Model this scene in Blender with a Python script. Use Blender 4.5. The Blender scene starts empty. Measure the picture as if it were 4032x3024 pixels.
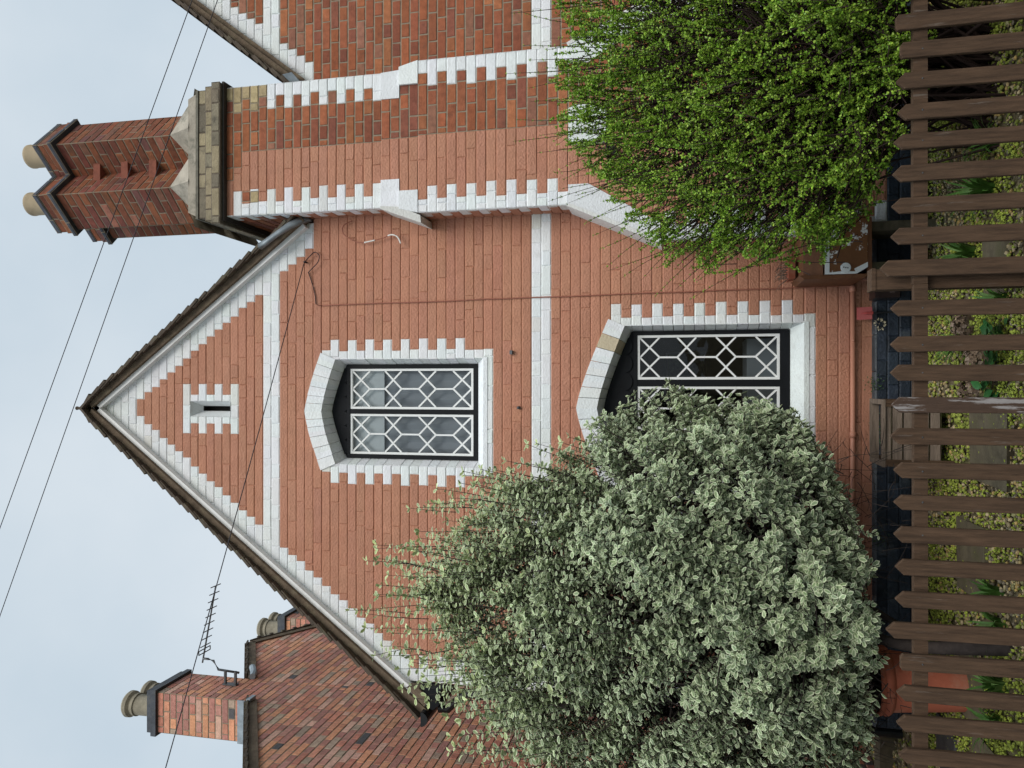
import bpy, math, random
import numpy as np
from mathutils import Vector, Matrix
random.seed(7); RS = np.random.RandomState(11)
R = math.radians
SC = bpy.context.scene
COL = SC.collection

# ------------------------------------------------------------------ camera
PITCH = R(12.8)
cam = bpy.data.cameras.new("camera"); camo = bpy.data.objects.new("camera", cam); COL.objects.link(camo)
cam.sensor_fit = 'HORIZONTAL'; cam.sensor_width = 36.0; cam.lens = 36.0 * 3028 / 4032
cam.clip_start = 0.05; cam.clip_end = 500
fw = Vector((0, math.cos(PITCH), math.sin(PITCH)))
# the phone was held on its side: image right is down, image up is the world's right
xa = Vector((0, math.sin(PITCH), -math.cos(PITCH))); ya = Vector((1, 0, 0)); za = -fw
camo.matrix_world = Matrix(((xa.x, ya.x, za.x, 0), (xa.y, ya.y, za.y, -5.71), (xa.z, ya.z, za.z, 1.54), (0, 0, 0, 1)))
SC.camera = camo

# ------------------------------------------------------------------ world, sun, exposure
SUN_EL, SUN_AZ = 42.0, 20.0           # azimuth: degrees to the right of straight behind the camera
SKY_CLOUD = 8.2
w = bpy.data.worlds.new("World"); SC.world = w; w.use_nodes = True
nt = w.node_tree; nt.nodes.clear()
def wn(t, **k):
    n = nt.nodes.new(t)
    for a, b in k.items(): setattr(n, a, b)
    return n
out = wn('ShaderNodeOutputWorld'); bg = wn('ShaderNodeBackground'); bg.inputs['Strength'].default_value = 0.08
sky = wn('ShaderNodeTexSky', sky_type='NISHITA', sun_disc=False)
sky.sun_elevation = R(SUN_EL); sky.sun_rotation = R(180 - SUN_AZ); sky.air_density = 1.0; sky.dust_density = 3.0
tc = wn('ShaderNodeTexCoord'); sep = wn('ShaderNodeSeparateXYZ'); nt.links.new(tc.outputs['Generated'], sep.inputs[0])
noi = wn('ShaderNodeTexNoise'); noi.inputs['Scale'].default_value = 2.2; noi.inputs['Detail'].default_value = 5; noi.inputs['Roughness'].default_value = .5
nt.links.new(tc.outputs['Generated'], noi.inputs['Vector'])
ramp = wn('ShaderNodeValToRGB'); nt.links.new(noi.outputs['Fac'], ramp.inputs[0])
ramp.color_ramp.elements[0].position = .34; ramp.color_ramp.elements[0].color = (.585, .71, .815, 1)
ramp.color_ramp.elements[1].position = .68; ramp.color_ramp.elements[1].color = (.78, .865, .935, 1)
# overcast: brighter towards the zenith
mr = wn('ShaderNodeMapRange'); mr.inputs['From Min'].default_value = .76; mr.inputs['From Max'].default_value = 1.0
mr.inputs['To Min'].default_value = 1.0; mr.inputs['To Max'].default_value = 4.4
nt.links.new(sep.outputs['Z'], mr.inputs['Value'])
sc1 = wn('ShaderNodeVectorMath', operation='SCALE'); nt.links.new(ramp.outputs[0], sc1.inputs[0])
m1 = wn('ShaderNodeMath', operation='MULTIPLY'); m1.inputs[1].default_value = SKY_CLOUD
nt.links.new(mr.outputs[0], m1.inputs[0]); nt.links.new(m1.outputs[0], sc1.inputs['Scale'])
mx = wn('ShaderNodeMix', data_type='RGBA'); mx.inputs[0].default_value = .93
nt.links.new(sky.outputs[0], mx.inputs[6]); nt.links.new(sc1.outputs[0], mx.inputs[7])
nt.links.new(mx.outputs[2], bg.inputs[0]); nt.links.new(bg.outputs[0], out.inputs[0])
sl = bpy.data.lights.new("sun", 'SUN'); sl.energy = 1.5; sl.angle = R(35); sl.color = (1, .96, .9)
so = bpy.data.objects.new("sun", sl); COL.objects.link(so)
sd = Vector((math.sin(R(SUN_AZ)) * math.cos(R(SUN_EL)), -math.cos(R(SUN_AZ)) * math.cos(R(SUN_EL)), math.sin(R(SUN_EL))))
so.rotation_euler = sd.to_track_quat('Z', 'Y').to_euler()
SC.view_settings.view_transform = 'Standard'; SC.view_settings.look = 'None'
SC.view_settings.exposure = 0.5; SC.view_settings.gamma = 1.0
SC.render.engine = 'CYCLES'
SC.cycles.max_bounces = 7; SC.cycles.transparent_max_bounces = 10

# ------------------------------------------------------------------ materials
def mat(name, col=None, rough=.8, var=.12, vscale=5., bump=.0, bscale=60., attr=False, spec=.25, metal=0., dirt=None, dscale=3., damt=.5, trans=0., stretch=None, dpos=(.52, .66)):
    """painted / mineral surface: base colour (or the mesh's Col attribute) mottled by noise, optional dirt patches, bump"""
    m = bpy.data.materials.new(name); m.use_nodes = True; t = m.node_tree; N = t.nodes; L = t.links
    b = N['Principled BSDF']; b.inputs['Roughness'].default_value = rough; b.inputs['Specular IOR Level'].default_value = spec; b.inputs['Metallic'].default_value = metal
    c = N.new('ShaderNodeTexCoord'); src = c.outputs['Object']
    if stretch:
        mp = N.new('ShaderNodeMapping'); mp.inputs['Scale'].default_value = stretch; L.new(src, mp.inputs[0]); src = mp.outputs[0]
    n = N.new('ShaderNodeTexNoise'); n.inputs['Scale'].default_value = vscale; n.inputs['Detail'].default_value = 6; n.inputs['Roughness'].default_value = .65
    L.new(src, n.inputs['Vector'])
    mr = N.new('ShaderNodeMapRange'); mr.inputs['From Min'].default_value = .3; mr.inputs['From Max'].default_value = .7
    mr.inputs['To Min'].default_value = 1 - var; mr.inputs['To Max'].default_value = 1 + var; L.new(n.outputs['Fac'], mr.inputs['Value'])
    sc = N.new('ShaderNodeVectorMath'); sc.operation = 'SCALE'; L.new(mr.outputs[0], sc.inputs['Scale'])
    if attr:
        a = N.new('ShaderNodeAttribute'); a.attribute_name = 'Col'; L.new(a.outputs['Color'], sc.inputs[0])
    else:
        sc.inputs[0].default_value = col
    colout = sc.outputs[0]
    if dirt:
        n2 = N.new('ShaderNodeTexNoise'); n2.inputs['Scale'].default_value = dscale; n2.inputs['Detail'].default_value = 8; n2.inputs['Roughness'].default_value = .7
        L.new(src, n2.inputs['Vector'])
        r2 = N.new('ShaderNodeMapRange'); r2.inputs['From Min'].default_value = dpos[0]; r2.inputs['From Max'].default_value = dpos[1]; r2.inputs['To Max'].default_value = damt
        L.new(n2.outputs['Fac'], r2.inputs['Value'])
        x = N.new('ShaderNodeMix'); x.data_type = 'RGBA'; L.new(r2.outputs[0], x.inputs[0]); L.new(colout, x.inputs[6]); x.inputs[7].default_value = (*dirt, 1)
        colout = x.outputs[2]
    L.new(colout, b.inputs['Base Color'])
    if bump:
        n3 = N.new('ShaderNodeTexNoise'); n3.inputs['Scale'].default_value = bscale; n3.inputs['Detail'].default_value = 5; L.new(src, n3.inputs['Vector'])
        bp = N.new('ShaderNodeBump'); bp.inputs['Strength'].default_value = bump; bp.inputs['Distance'].default_value = .01; L.new(n3.outputs['Fac'], bp.inputs['Height']); L.new(bp.outputs[0], b.inputs['Normal'])
    if trans:
        o = N['Material Output']; tr = N.new('ShaderNodeBsdfTranslucent'); L.new(colout, tr.inputs[0]); ms = N.new('ShaderNodeMixShader'); ms.inputs[0].default_value = trans
        L.new(b.outputs[0], ms.inputs[1]); L.new(tr.outputs[0], ms.inputs[2]); L.new(ms.outputs[0], o.inputs[0])
    return m

M = {}
M['terr'] = mat('terracotta_paint', attr=True, rough=.75, var=.08, vscale=9, bump=.9, bscale=60, dirt=(.36, .15, .088), dscale=2.2, damt=.35)
M['white'] = mat('white_masonry_paint', attr=True, rough=.7, var=.05, vscale=12, bump=.5, bscale=70, dirt=(.42, .41, .38), dscale=7, damt=.4, dpos=(.56, .74))
M['raw'] = mat('bare_brick', attr=True, rough=.9, var=.24, vscale=22, bump=.5, bscale=130, dirt=(.10, .055, .04), dscale=16, damt=.55, dpos=(.55, .75))
M['sooty'] = mat('sooty_brick', attr=True, rough=.9, var=.28, vscale=18, bump=.6, bscale=110, dirt=(.055, .04, .035), dscale=7, damt=.6, dpos=(.50, .72))
M['mortar'] = mat('mortar', (.27, .225, .165), rough=.95, var=.2, vscale=30, bump=.4, bscale=150)
M['mortar_dark'] = mat('dark_mortar', (.13, .105, .08), rough=.95, var=.3, vscale=20, bump=.4, bscale=150)
M['stone'] = mat('weathered_stone', attr=True, rough=.9, var=.2, vscale=14, bump=.5, bscale=80, dirt=(.06, .055, .045), dscale=9, damt=.7, dpos=(.53, .70))
M['cement'] = mat('cement_flaunching', (.36, .32, .26), rough=.9, var=.2, vscale=8, bump=.4, bscale=60, dirt=(.10, .105, .08), dscale=6, damt=.75)
M['plinth'] = mat('blue_black_paint', attr=True, rough=.42, var=.3, vscale=11, bump=.6, bscale=60, dirt=(.17, .19, .20), dscale=6, damt=.55, dpos=(.57, .74))
M['black'] = mat('black_gloss_paint', (.010, .011, .013), rough=.55, var=.2, bump=.1, bscale=30, spec=.12)
M['whitewood'] = mat('white_painted_wood', (.78, .79, .78), rough=.5, var=.05, vscale=14, dirt=(.40, .37, .32), dscale=14, damt=.45, dpos=(.58, .72))
M['soffit'] = mat('white_soffit_board', (.80, .80, .79), rough=.6, var=.05, bump=.15, bscale=40, dirt=(.45, .44, .40), dscale=6, damt=.4)
M['tile'] = mat('clay_roof_tile', (.085, .066, .05), rough=.9, var=.35, vscale=9, bump=.5, bscale=70, dirt=(.15, .14, .09), dscale=8, damt=.6)
M['bedding'] = mat('tile_bedding_mortar', (.135, .10, .07), rough=.95, var=.3, vscale=12, bump=.6, bscale=60, dirt=(.20, .17, .11), dscale=9, damt=.6)
M['lead'] = mat('lead_flashing', (.27, .31, .34), rough=.5, var=.25, vscale=12, metal=.3, bump=.2, bscale=30)
M['blackpl'] = mat('black_plastic', (.014, .015, .016), rough=.4, var=.2)
M['fence'] = mat('brown_fence_stain', (.070, .041, .024), rough=.8, var=.42, vscale=16, bump=.5, bscale=60, stretch=(4, 4, .35), dirt=(.20, .17, .145), dscale=9, damt=.6, dpos=(.61, .72))
M['fence_worn'] = mat('peeling_brown_stain', (.066, .04, .027), rough=.8, var=.2, vscale=14, bump=.5, bscale=60, stretch=(5, 5, .5), dirt=(.30, .28, .27), dscale=7, damt=.85, dpos=(.52, .58))
M['oldwood'] = mat('grey_weathered_timber', (.17, .13, .10), rough=.85, var=.4, vscale=10, bump=.4, bscale=40, stretch=(.6, 4, 5))
M['terrapot'] = mat('terracotta_pot', (.36, .105, .06), rough=.8, var=.15, vscale=7, bump=.2, dirt=(.38, .22, .15), dscale=5, damt=.5)
M['pipe'] = mat('terracotta_pipe_paint', (.46, .21, .14), rough=.45, var=.1)
M['cable'] = mat('black_cable', (.02, .018, .025), rough=.6, var=.1)
M['cable_t'] = mat('painted_cable', (.30, .115, .075), rough=.6, var=.1)
M['cable_w'] = mat('white_cable', (.7, .68, .64), rough=.5, var=.1)
M['pot_buff'] = mat('buff_chimney_pot', (.45, .36, .24), rough=.8, var=.12, vscale=7, dirt=(.25, .19, .13), dscale=6, damt=.5)
M['pot_grey'] = mat('weathered_chimney_pot', (.27, .24, .18), rough=.85, var=.25, vscale=9, bump=.3, dirt=(.10, .10, .075), dscale=5, damt=.7)
M['slateblue'] = mat('blue_engineering_brick', (.060, .066, .078), rough=.6, var=.3, vscale=12, bump=.3, dirt=(.15, .14, .11), dscale=9, damt=.4)
M['galv'] = mat('galvanised_metal', (.11, .115, .12), rough=.5, var=.2, metal=.5)
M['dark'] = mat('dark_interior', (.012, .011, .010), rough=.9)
M['curtain'] = mat('grey_curtain', (.40, .43, .47), rough=.9, var=.06, vscale=2)
M['blind'] = mat('pale_blind', (.75, .80, .82), rough=.9, var=.05)
M['appliance'] = mat('pale_grey_panel', (.33, .37, .41), rough=.4, var=.05)
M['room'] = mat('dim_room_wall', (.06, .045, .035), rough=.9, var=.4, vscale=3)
M['rear_view'] = mat('rear_garden_view', (.05, .10, .04), rough=.8, var=.7, vscale=25)
M['redpl'] = mat('red_plastic', (.32, .055, .05), rough=.4, var=.08)
M['brownpl'] = mat('brown_plastic', (.032, .02, .019), rough=.28, var=.1)
M['brownpl2'] = mat('brown_plastic_emblem', (.085, .06, .058), rough=.35, var=.1)
M['sinkbrown'] = mat('brown_painted_board', (.15, .062, .028), rough=.6, var=.2, vscale=9, bump=.2, stretch=(1, 1, 4))
M['sinkpeel'] = mat('peeling_brown_on_white_glaze', (.17, .073, .03), rough=.4, var=.2, vscale=8, dirt=(.72, .72, .70), dscale=9, damt=1., dpos=(.555, .565))
M['glaze'] = mat('white_glaze', (.72, .73, .72), rough=.25, var=.06, dirt=(.3, .2, .13), dscale=22, damt=.6, dpos=(.62, .66))
M['bark'] = mat('dark_bark', (.035, .027, .024), rough=.9, var=.35, vscale=20, bump=.4)
M['bark_red'] = mat('reddish_twig_bark', (.030, .017, .014), rough=.8, var=.35, vscale=20)
M['soil'] = mat('soil_and_gravel_bed', (.13, .105, .06), rough=.95, var=.45, vscale=30, bump=.7, bscale=60, dirt=(.10, .12, .03), dscale=5, damt=.7)
M['pave'] = mat('pavement_asphalt', (.09, .088, .085), rough=.9, var=.2, vscale=40, bump=.4, bscale=150)
M['slab'] = mat('mossy_stone_slab', (.105, .088, .058), rough=.9, var=.35, vscale=12, bump=.4, bscale=50, dirt=(.06, .062, .02), dscale=6, damt=.6)
M['slate'] = mat('dark_slate', (.045, .045, .045), rough=.6, var=.3, vscale=8, bump=.2)
M['gravel'] = mat('gravel_and_moss', attr=True, rough=.9, var=.2, vscale=60)
M['blade'] = mat('grass_blade', attr=True, rough=.5, var=.15, vscale=20, trans=.25)
M['dryflower'] = mat('dry_brown_petals', attr=True, rough=.9, var=.25, vscale=30, trans=.15)
M['leaf_big'] = mat('glossy_green_leaf', attr=True, rough=.35, var=.15, vscale=20, spec=.5, trans=.1)

def leafmat(name, ctr, edge, tip, lo=.62, hi=.8, rough=.5, trans=.22):
    """leaf: margin colour near the outline (edge attribute), tone attribute varies leaf to leaf, new attribute = young yellowish"""
    m = bpy.data.materials.new(name); m.use_nodes = True; t = m.node_tree; N = t.nodes; L = t.links
    b = N['Principled BSDF']; b.inputs['Roughness'].default_value = rough; b.inputs['Specular IOR Level'].default_value = .35
    e = N.new('ShaderNodeAttribute'); e.attribute_name = 'Col'; sp = N.new('ShaderNodeSeparateColor'); L.new(e.outputs['Color'], sp.inputs[0])
    r = N.new('ShaderNodeMapRange'); r.inputs['From Min'].default_value = lo; r.inputs['From Max'].default_value = hi; L.new(sp.outputs[0], r.inputs['Value'])
    x = N.new('ShaderNodeMix'); x.data_type = 'RGBA'; L.new(r.outputs[0], x.inputs[0]); x.inputs[6].default_value = (*ctr, 1); x.inputs[7].default_value = (*edge, 1)
    x2 = N.new('ShaderNodeMix'); x2.data_type = 'RGBA'; L.new(sp.outputs[2], x2.inputs[0]); L.new(x.outputs[2], x2.inputs[6]); x2.inputs[7].default_value = (*tip, 1)
    s = N.new('ShaderNodeVectorMath'); s.operation = 'SCALE'; L.new(x2.outputs[2], s.inputs[0]); L.new(sp.outputs[1], s.inputs['Scale'])
    L.new(s.outputs[0], b.inputs['Base Color'])
    o = N['Material Output']; tr = N.new('ShaderNodeBsdfTranslucent'); L.new(s.outputs[0], tr.inputs[0]); ms = N.new('ShaderNodeMixShader'); ms.inputs[0].default_value = trans
    L.new(b.outputs[0], ms.inputs[1]); L.new(tr.outputs[0], ms.inputs[2]); L.new(ms.outputs[0], o.inputs[0])
    return m
M['pitto'] = leafmat('variegated_leaf', (.178, .250, .128), (.57, .62, .42), (.52, .60, .24), lo=.55, hi=.75, trans=.1)
M['barb'] = leafmat('bright_green_leaf', (.128, .285, .02), (.19, .36, .03), (.36, .48, .06), rough=.42, trans=.12)
M['creeper'] = leafmat('small_dark_leaf', (.035, .075, .03), (.06, .11, .05), (.08, .14, .05))

gm = bpy.data.materials.new('window_glass'); gm.use_nodes = True
_t = gm.node_tree; _t.nodes.clear(); _o = _t.nodes.new('ShaderNodeOutputMaterial'); _g = _t.nodes.new('ShaderNodeBsdfGlossy'); _g.inputs['Roughness'].default_value = .01
_tr = _t.nodes.new('ShaderNodeBsdfTransparent'); _tr.inputs[0].default_value = (.95, .97, .97, 1); _f = _t.nodes.new('ShaderNodeFresnel'); _f.inputs[0].default_value = 1.5
_m = _t.nodes.new('ShaderNodeMixShader'); _t.links.new(_f.outputs[0], _m.inputs[0]); _t.links.new(_tr.outputs[0], _m.inputs[1]); _t.links.new(_g.outputs[0], _m.inputs[2]); _t.links.new(_m.outputs[0], _o.inputs[0])
_n = _t.nodes.new('ShaderNodeTexNoise'); _n.inputs['Scale'].default_value = 4; _c = _t.nodes.new('ShaderNodeTexCoord'); _t.links.new(_c.outputs['Object'], _n.inputs['Vector'])
_b = _t.nodes.new('ShaderNodeBump'); _b.inputs['Strength'].default_value = .25; _b.inputs['Distance'].default_value = .02; _t.links.new(_n.outputs['Fac'], _b.inputs['Height']); _t.links.new(_b.outputs[0], _g.inputs['Normal'])
M['glass'] = gm

# ------------------------------------------------------------------ mesh helpers
def base_of(o):
    v = Vector((0, 0, 0))
    while o: v = v + o.location; o = o.parent
    return v
def thing(name, label, cat, loc=(0, 0, 0), group=None):
    o = bpy.data.objects.new(name, None); COL.objects.link(o); o.location = loc; o.empty_display_size = .1
    tag(o, label, cat, group); return o
def tag(o, label=None, cat=None, group=None, kind=None):
    if label: o['label'] = label
    if cat: o['category'] = cat
    if group: o['group'] = group
    if kind: o['kind'] = kind
    return o

class MB:
    def __init__(s): s.v = []; s.f = []; s.m = []; s.c = []; s.mats = []; s.col = (1, 1, 1)
    def mi(s, key):
        if key not in s.mats: s.mats.append(key)
        return s.mats.index(key)
    def verts(s, pts, col=None):
        i = len(s.v); s.v.extend([tuple(p) for p in pts]); s.c.extend([col or s.col] * len(pts)); return i
    def face(s, idx, key): s.f.append(tuple(idx)); s.m.append(s.mi(key))
    def poly(s, pts, key, col=None):
        i = s.verts(pts, col); s.face(range(i, i + len(pts)), key)
    def hexa(s, p, key, col=None):        # 8 points: bottom ring then top ring
        i = s.verts(p, col)
        for q in ((0, 3, 2, 1), (4, 5, 6, 7), (0, 1, 5, 4), (1, 2, 6, 5), (2, 3, 7, 6), (3, 0, 4, 7)): s.face([i + a for a in q], key)
    def box(s, x0, x1, y0, y1, z0, z1, key, col=None, j=0):
        r = lambda: random.uniform(-j, j) if j else 0
        s.hexa([(x + r(), y + r(), z + r()) for z in (z0, z1) for x, y in ((x0, y0), (x1, y0), (x1, y1), (x0, y1))], key, col)
    def prism(s, pts, y0, y1, key, col=None):   # polygon in xz (counter-clockwise seen from -y), extruded along y
        n = len(pts); i = s.verts([(a, y0, b) for a, b in pts] + [(a, y1, b) for a, b in pts], col)
        s.face(range(i, i + n), key); s.face([i + n + k for k in reversed(range(n))], key)
        for k in range(n): l = (k + 1) % n; s.face((i + l, i + k, i + n + k, i + n + l), key)
    def bar(s, p, q, wd, y0, y1, key, col=None):   # flat bar in the xz plane
        d = Vector((q[0] - p[0], q[1] - p[1])); d.normalize(); n = Vector((-d.y, d.x)) * wd * .5
        s.prism([(p[0] - n.x, p[1] - n.y), (q[0] - n.x, q[1] - n.y), (q[0] + n.x, q[1] + n.y), (p[0] + n.x, p[1] + n.y)], y0, y1, key, col)
    def tube(s, pts, rad, key, n=8, cap=True, col=None):
        pts = [Vector(p) for p in pts]; rads = rad if isinstance(rad, (list, tuple)) else [rad] * len(pts)
        rings = []
        for k, p in enumerate(pts):
            t = (pts[min(k + 1, len(pts) - 1)] - pts[max(k - 1, 0)]).normalized()
            a = t.cross(Vector((0, 0, 1)) if abs(t.z) < .9 else Vector((1, 0, 0))).normalized(); b = t.cross(a)
            rings.append(s.verts([p + (a * math.cos(2 * math.pi * q / n) + b * math.sin(2 * math.pi * q / n)) * rads[k] for q in range(n)], col))
        for k in range(len(rings) - 1):
            for q in range(n): s.face((rings[k] + q, rings[k] + (q + 1) % n, rings[k + 1] + (q + 1) % n, rings[k + 1] + q), key)
        if cap: s.face([rings[0] + q for q in reversed(range(n))], key); s.face([rings[-1] + q for q in range(n)], key)
    def lathe(s, c, prof, key, n=28, col=None):   # prof: (radius, z); corners sharper than 35 degrees stay crisp
        ring = lambda r, z: s.verts([(c[0] + r * math.cos(2 * math.pi * q / n), c[1] + r * math.sin(2 * math.pi * q / n), z) for q in range(n)], col)
        prev = ring(*prof[0])
        for k in range(len(prof) - 1):
            nx = ring(*prof[k + 1])
            for q in range(n): s.face((prev + q, prev + (q + 1) % n, nx + (q + 1) % n, nx + q), key)
            prev = nx
            if k + 2 < len(prof):
                a = math.atan2(prof[k + 1][1] - prof[k][1], prof[k + 1][0] - prof[k][0]); b = math.atan2(prof[k + 2][1] - prof[k + 1][1], prof[k + 2][0] - prof[k + 1][0])
                if abs((b - a + math.pi) % (2 * math.pi) - math.pi) > .6: prev = ring(*prof[k + 1])
    def build(s, name, parent=None, smooth=False, loc=None):
        me = bpy.data.meshes.new(name); o = bpy.data.objects.new(name, me); COL.objects.link(o)
        if parent: o.parent = parent
        if loc: o.location = loc
        b = base_of(o)
        me.from_pydata([(x - b.x, y - b.y, z - b.z) for x, y, z in s.v], [], s.f)
        for k in s.mats: me.materials.append(M[k])
        me.polygons.foreach_set('material_index', s.m)
        if smooth: me.polygons.foreach_set('use_smooth', [True] * len(s.f))
        a = me.color_attributes.new('Col', 'FLOAT_COLOR', 'POINT')
        a.data.foreach_set('color', np.hstack([np.array(s.c, dtype=np.float32).reshape(-1, 3), np.ones((len(s.c), 1), np.float32)]).ravel())
        me.update(); return o

def npmesh(name, V, T, C, key, parent=None, smooth=False, loc=None):
    me = bpy.data.meshes.new(name); o = bpy.data.objects.new(name, me); COL.objects.link(o)
    if parent: o.parent = parent
    if loc: o.location = loc
    b = base_of(o); V = V - np.array(b)
    me.vertices.add(len(V)); me.vertices.foreach_set('co', V.astype(np.float32).ravel())
    k = T.shape[1]; me.loops.add(T.size); me.loops.foreach_set('vertex_index', T.astype(np.int32).ravel())
    me.polygons.add(len(T)); me.polygons.foreach_set('loop_start', np.arange(0, T.size, k, dtype=np.int32))
    me.materials.append(M[key])
    if smooth: me.polygons.foreach_set('use_smooth', np.ones(len(T), bool))
    a = me.color_attributes.new('Col', 'FLOAT_COLOR', 'POINT')
    a.data.foreach_set('color', np.hstack([C, np.ones((len(C), 1))]).astype(np.float32).ravel())
    me.update(calc_edges=True); me.validate(); return o

# ------------------------------------------------------------------ brickwork
CRS = .075
def jc(c, a=.05):
    k = 1 + random.uniform(-a, a); return tuple(min(1, x * k * (1 + random.uniform(-.02, .02))) for x in c)
TERR = (.44, .206, .132); WHITE = (.73, .75, .755)
RAWS = [(0.312, 0.107, 0.053), (0.286, 0.094, 0.05), (0.356, 0.134, 0.061), (0.26, 0.085, 0.049), (0.305, 0.138, 0.088), (0.23, 0.08, 0.052), (0.321, 0.103, 0.048), (0.338, 0.116, 0.054), (0.295, 0.098, 0.049)]
NRAW = [(0.583, 0.265, 0.179), (0.518, 0.213, 0.156), (0.663, 0.33, 0.201), (0.459, 0.206, 0.167), (0.64, 0.38, 0.293), (0.492, 0.246, 0.196), (0.412, 0.195, 0.159), (0.599, 0.274, 0.173), (0.55, 0.232, 0.161), (0.692, 0.325, 0.187)]
SHAFT = [tuple(x * .74 for x in c) for c in RAWS] + [(.20, .062, .045), (.17, .07, .06), (.30, .12, .08)]
BUFF = (.42, .33, .19)
def brickcol(kind):
    if kind == 'terr': return jc(TERR, .05)
    if kind == 'white':
        return jc((.66, .66, .63) if random.random() < .03 else WHITE, .035)
    if kind == 'raw': return jc(random.choice(RAWS), .16)
    if kind == 'shaft': return jc(random.choice(SHAFT), .2)
    if kind == 'nraw':
        q = random.random()
        if q < .012: return jc((.12, .115, .12), .2)
        if q < .09: return jc((.42, .31, .235), .15)
        return jc(random.choice(NRAW), .12)
    if kind == 'buff': return jc(BUFF, .12)
    if kind == 'stone': return jc(random.choice([(.27, .225, .15), (.21, .18, .13), (.30, .25, .16), (.175, .15, .11)]), .15)
    if kind == 'plinth': return jc(random.choice([(.028, .038, .054), (.036, .047, .064), (.021, .029, .042)]), .2)
    if kind == 'blue': return jc((.075, .082, .10), .2)
KM = dict(terr='terr', white='white', raw='raw', nraw='raw', shaft='sooty', buff='raw', stone='stone', plinth='plinth', blue='raw')
PAINTED = ('terr', 'white', 'plinth')
def cell(mb, fr, a0, a1, z0, z1, kind):
    """one brick in its mortar cell; fr = (origin, along, outward)"""
    kind = kind.split(":")[0]; O, U, Nn = fr; col = brickcol(kind); key = KM[kind]; p = kind in PAINTED
    g = -.0058 if p else -.005
    jb = random.uniform(.003, .0046) if p else .0052
    jh = random.uniform(.0006, .0022) if p else .005
    bev = .0045 if p else .003
    d = random.uniform(-.0015, .0015)
    r = lambda s=.0016: random.uniform(-s, s)
    if a1 - a0 < .03: jh = .0008; bev = .002
    def W(a, z, dd): return (O[0] + U[0] * a + Nn[0] * dd, O[1] + U[1] * a + Nn[1] * dd, O[2] + z)
    c0 = [(a0, z0), (a1, z0), (a1, z1), (a0, z1)]
    c1 = [(a0 + jh + r(), z0 + jb + r()), (a1 - jh + r(), z0 + jb + r()), (a1 - jh + r(), z1 - jb + r()), (a0 + jh + r(), z1 - jb + r())]
    sg = [(1, 1), (-1, 1), (-1, -1), (1, -1)]
    c2 = [(a + s[0] * bev, z + s[1] * bev) for (a, z), s in zip(c1, sg)]
    i = mb.verts([W(a, z, g) for a, z in c0] + [W(a, z, g * .75) for a, z in c1] + [W(a, z, d) for a, z in c2], col)
    mk = key if p else ('mortar_dark' if kind == 'stone' else 'mortar')
    for k in range(4):
        l = (k + 1) % 4
        mb.face((i + k, i + l, i + 4 + l, i + 4 + k), mk); mb.face((i + 4 + k, i + 4 + l, i + 8 + l, i + 8 + k), key)
    mb.face((i + 8, i + 9, i + 10, i + 11), key)
def course(pick, fr, k, z0, z1, segs, off=None):
    """segs: [(a0,a1,kind)]; pick(kind) gives the mesh the bricks of that kind go to"""
    if off is None: off = (k % 2) * .1675 + random.uniform(-.015, .015)
    for a0, a1, kind in segs:
        if a1 - a0 < .006: continue
        br = [a0]; n = math.floor((a0 - off) / .335) - 1
        while True:
            b = n * .335 + off; done = b > a1
            for q in (b, b + .225):
                if kind.split(':')[0] == 'terr' and random.random() < .55: continue
                if q > br[-1] + .035 and q < a1 - .035: br.append(q)
            n += 1
            if done: break
        br.append(a1)
        for x, y in zip(br[:-1], br[1:]): cell(pick(kind), fr, x, y, z0, z1, kind)
def overlay(segs, a0, a1, kind):
    res = []
    for s0, s1, k in segs:
        if s1 <= a0 or s0 >= a1: res.append((s0, s1, k)); continue
        if s0 < a0: res.append((s0, a0, k))
        if kind: res.append((max(s0, a0), min(s1, a1), kind))
        if s1 > a1: res.append((a1, s1, k))
    return res

# =================================================================== THE COTTAGE PAIR
Z0 = .2855; GX = -.207; SL = 1.315; XL = -2.33; MIR = 3.70
H = thing('semi_detached_cottage', 'gabled terracotta painted cottage with white quoins, joined to a bare brick half', 'cottage', (GX, 0, 0))
UW = dict(cx=-.222, ho=.475, hi=.42, hf=.378, zs=3.0605, zfb=3.14, zi_s=4.29, zi_a=4.415, zo_s=4.418, zo_a=4.563, wide=.577, nar=.489, k0=36, kb=(39, 53), zc=(3.172, 4.212), lights=[(-.345, -.02), (.02, .345)])
LW = dict(cx=-.182, ho=.665, hi=.61, hf=.575, zs=.7355, zfb=.83, zi_s=1.985, zi_a=2.19, zo_s=2.105, zo_a=2.345, wide=.77, nar=.672, k0=5, kb=(7, 23), zc=(.888, 1.90), lights=[(-.545, -.215), (-.163, .163), (.215, .545)])
PW = 1.25
def archz(za, zs, s): return za - (za - zs) * abs(s) ** PW
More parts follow.
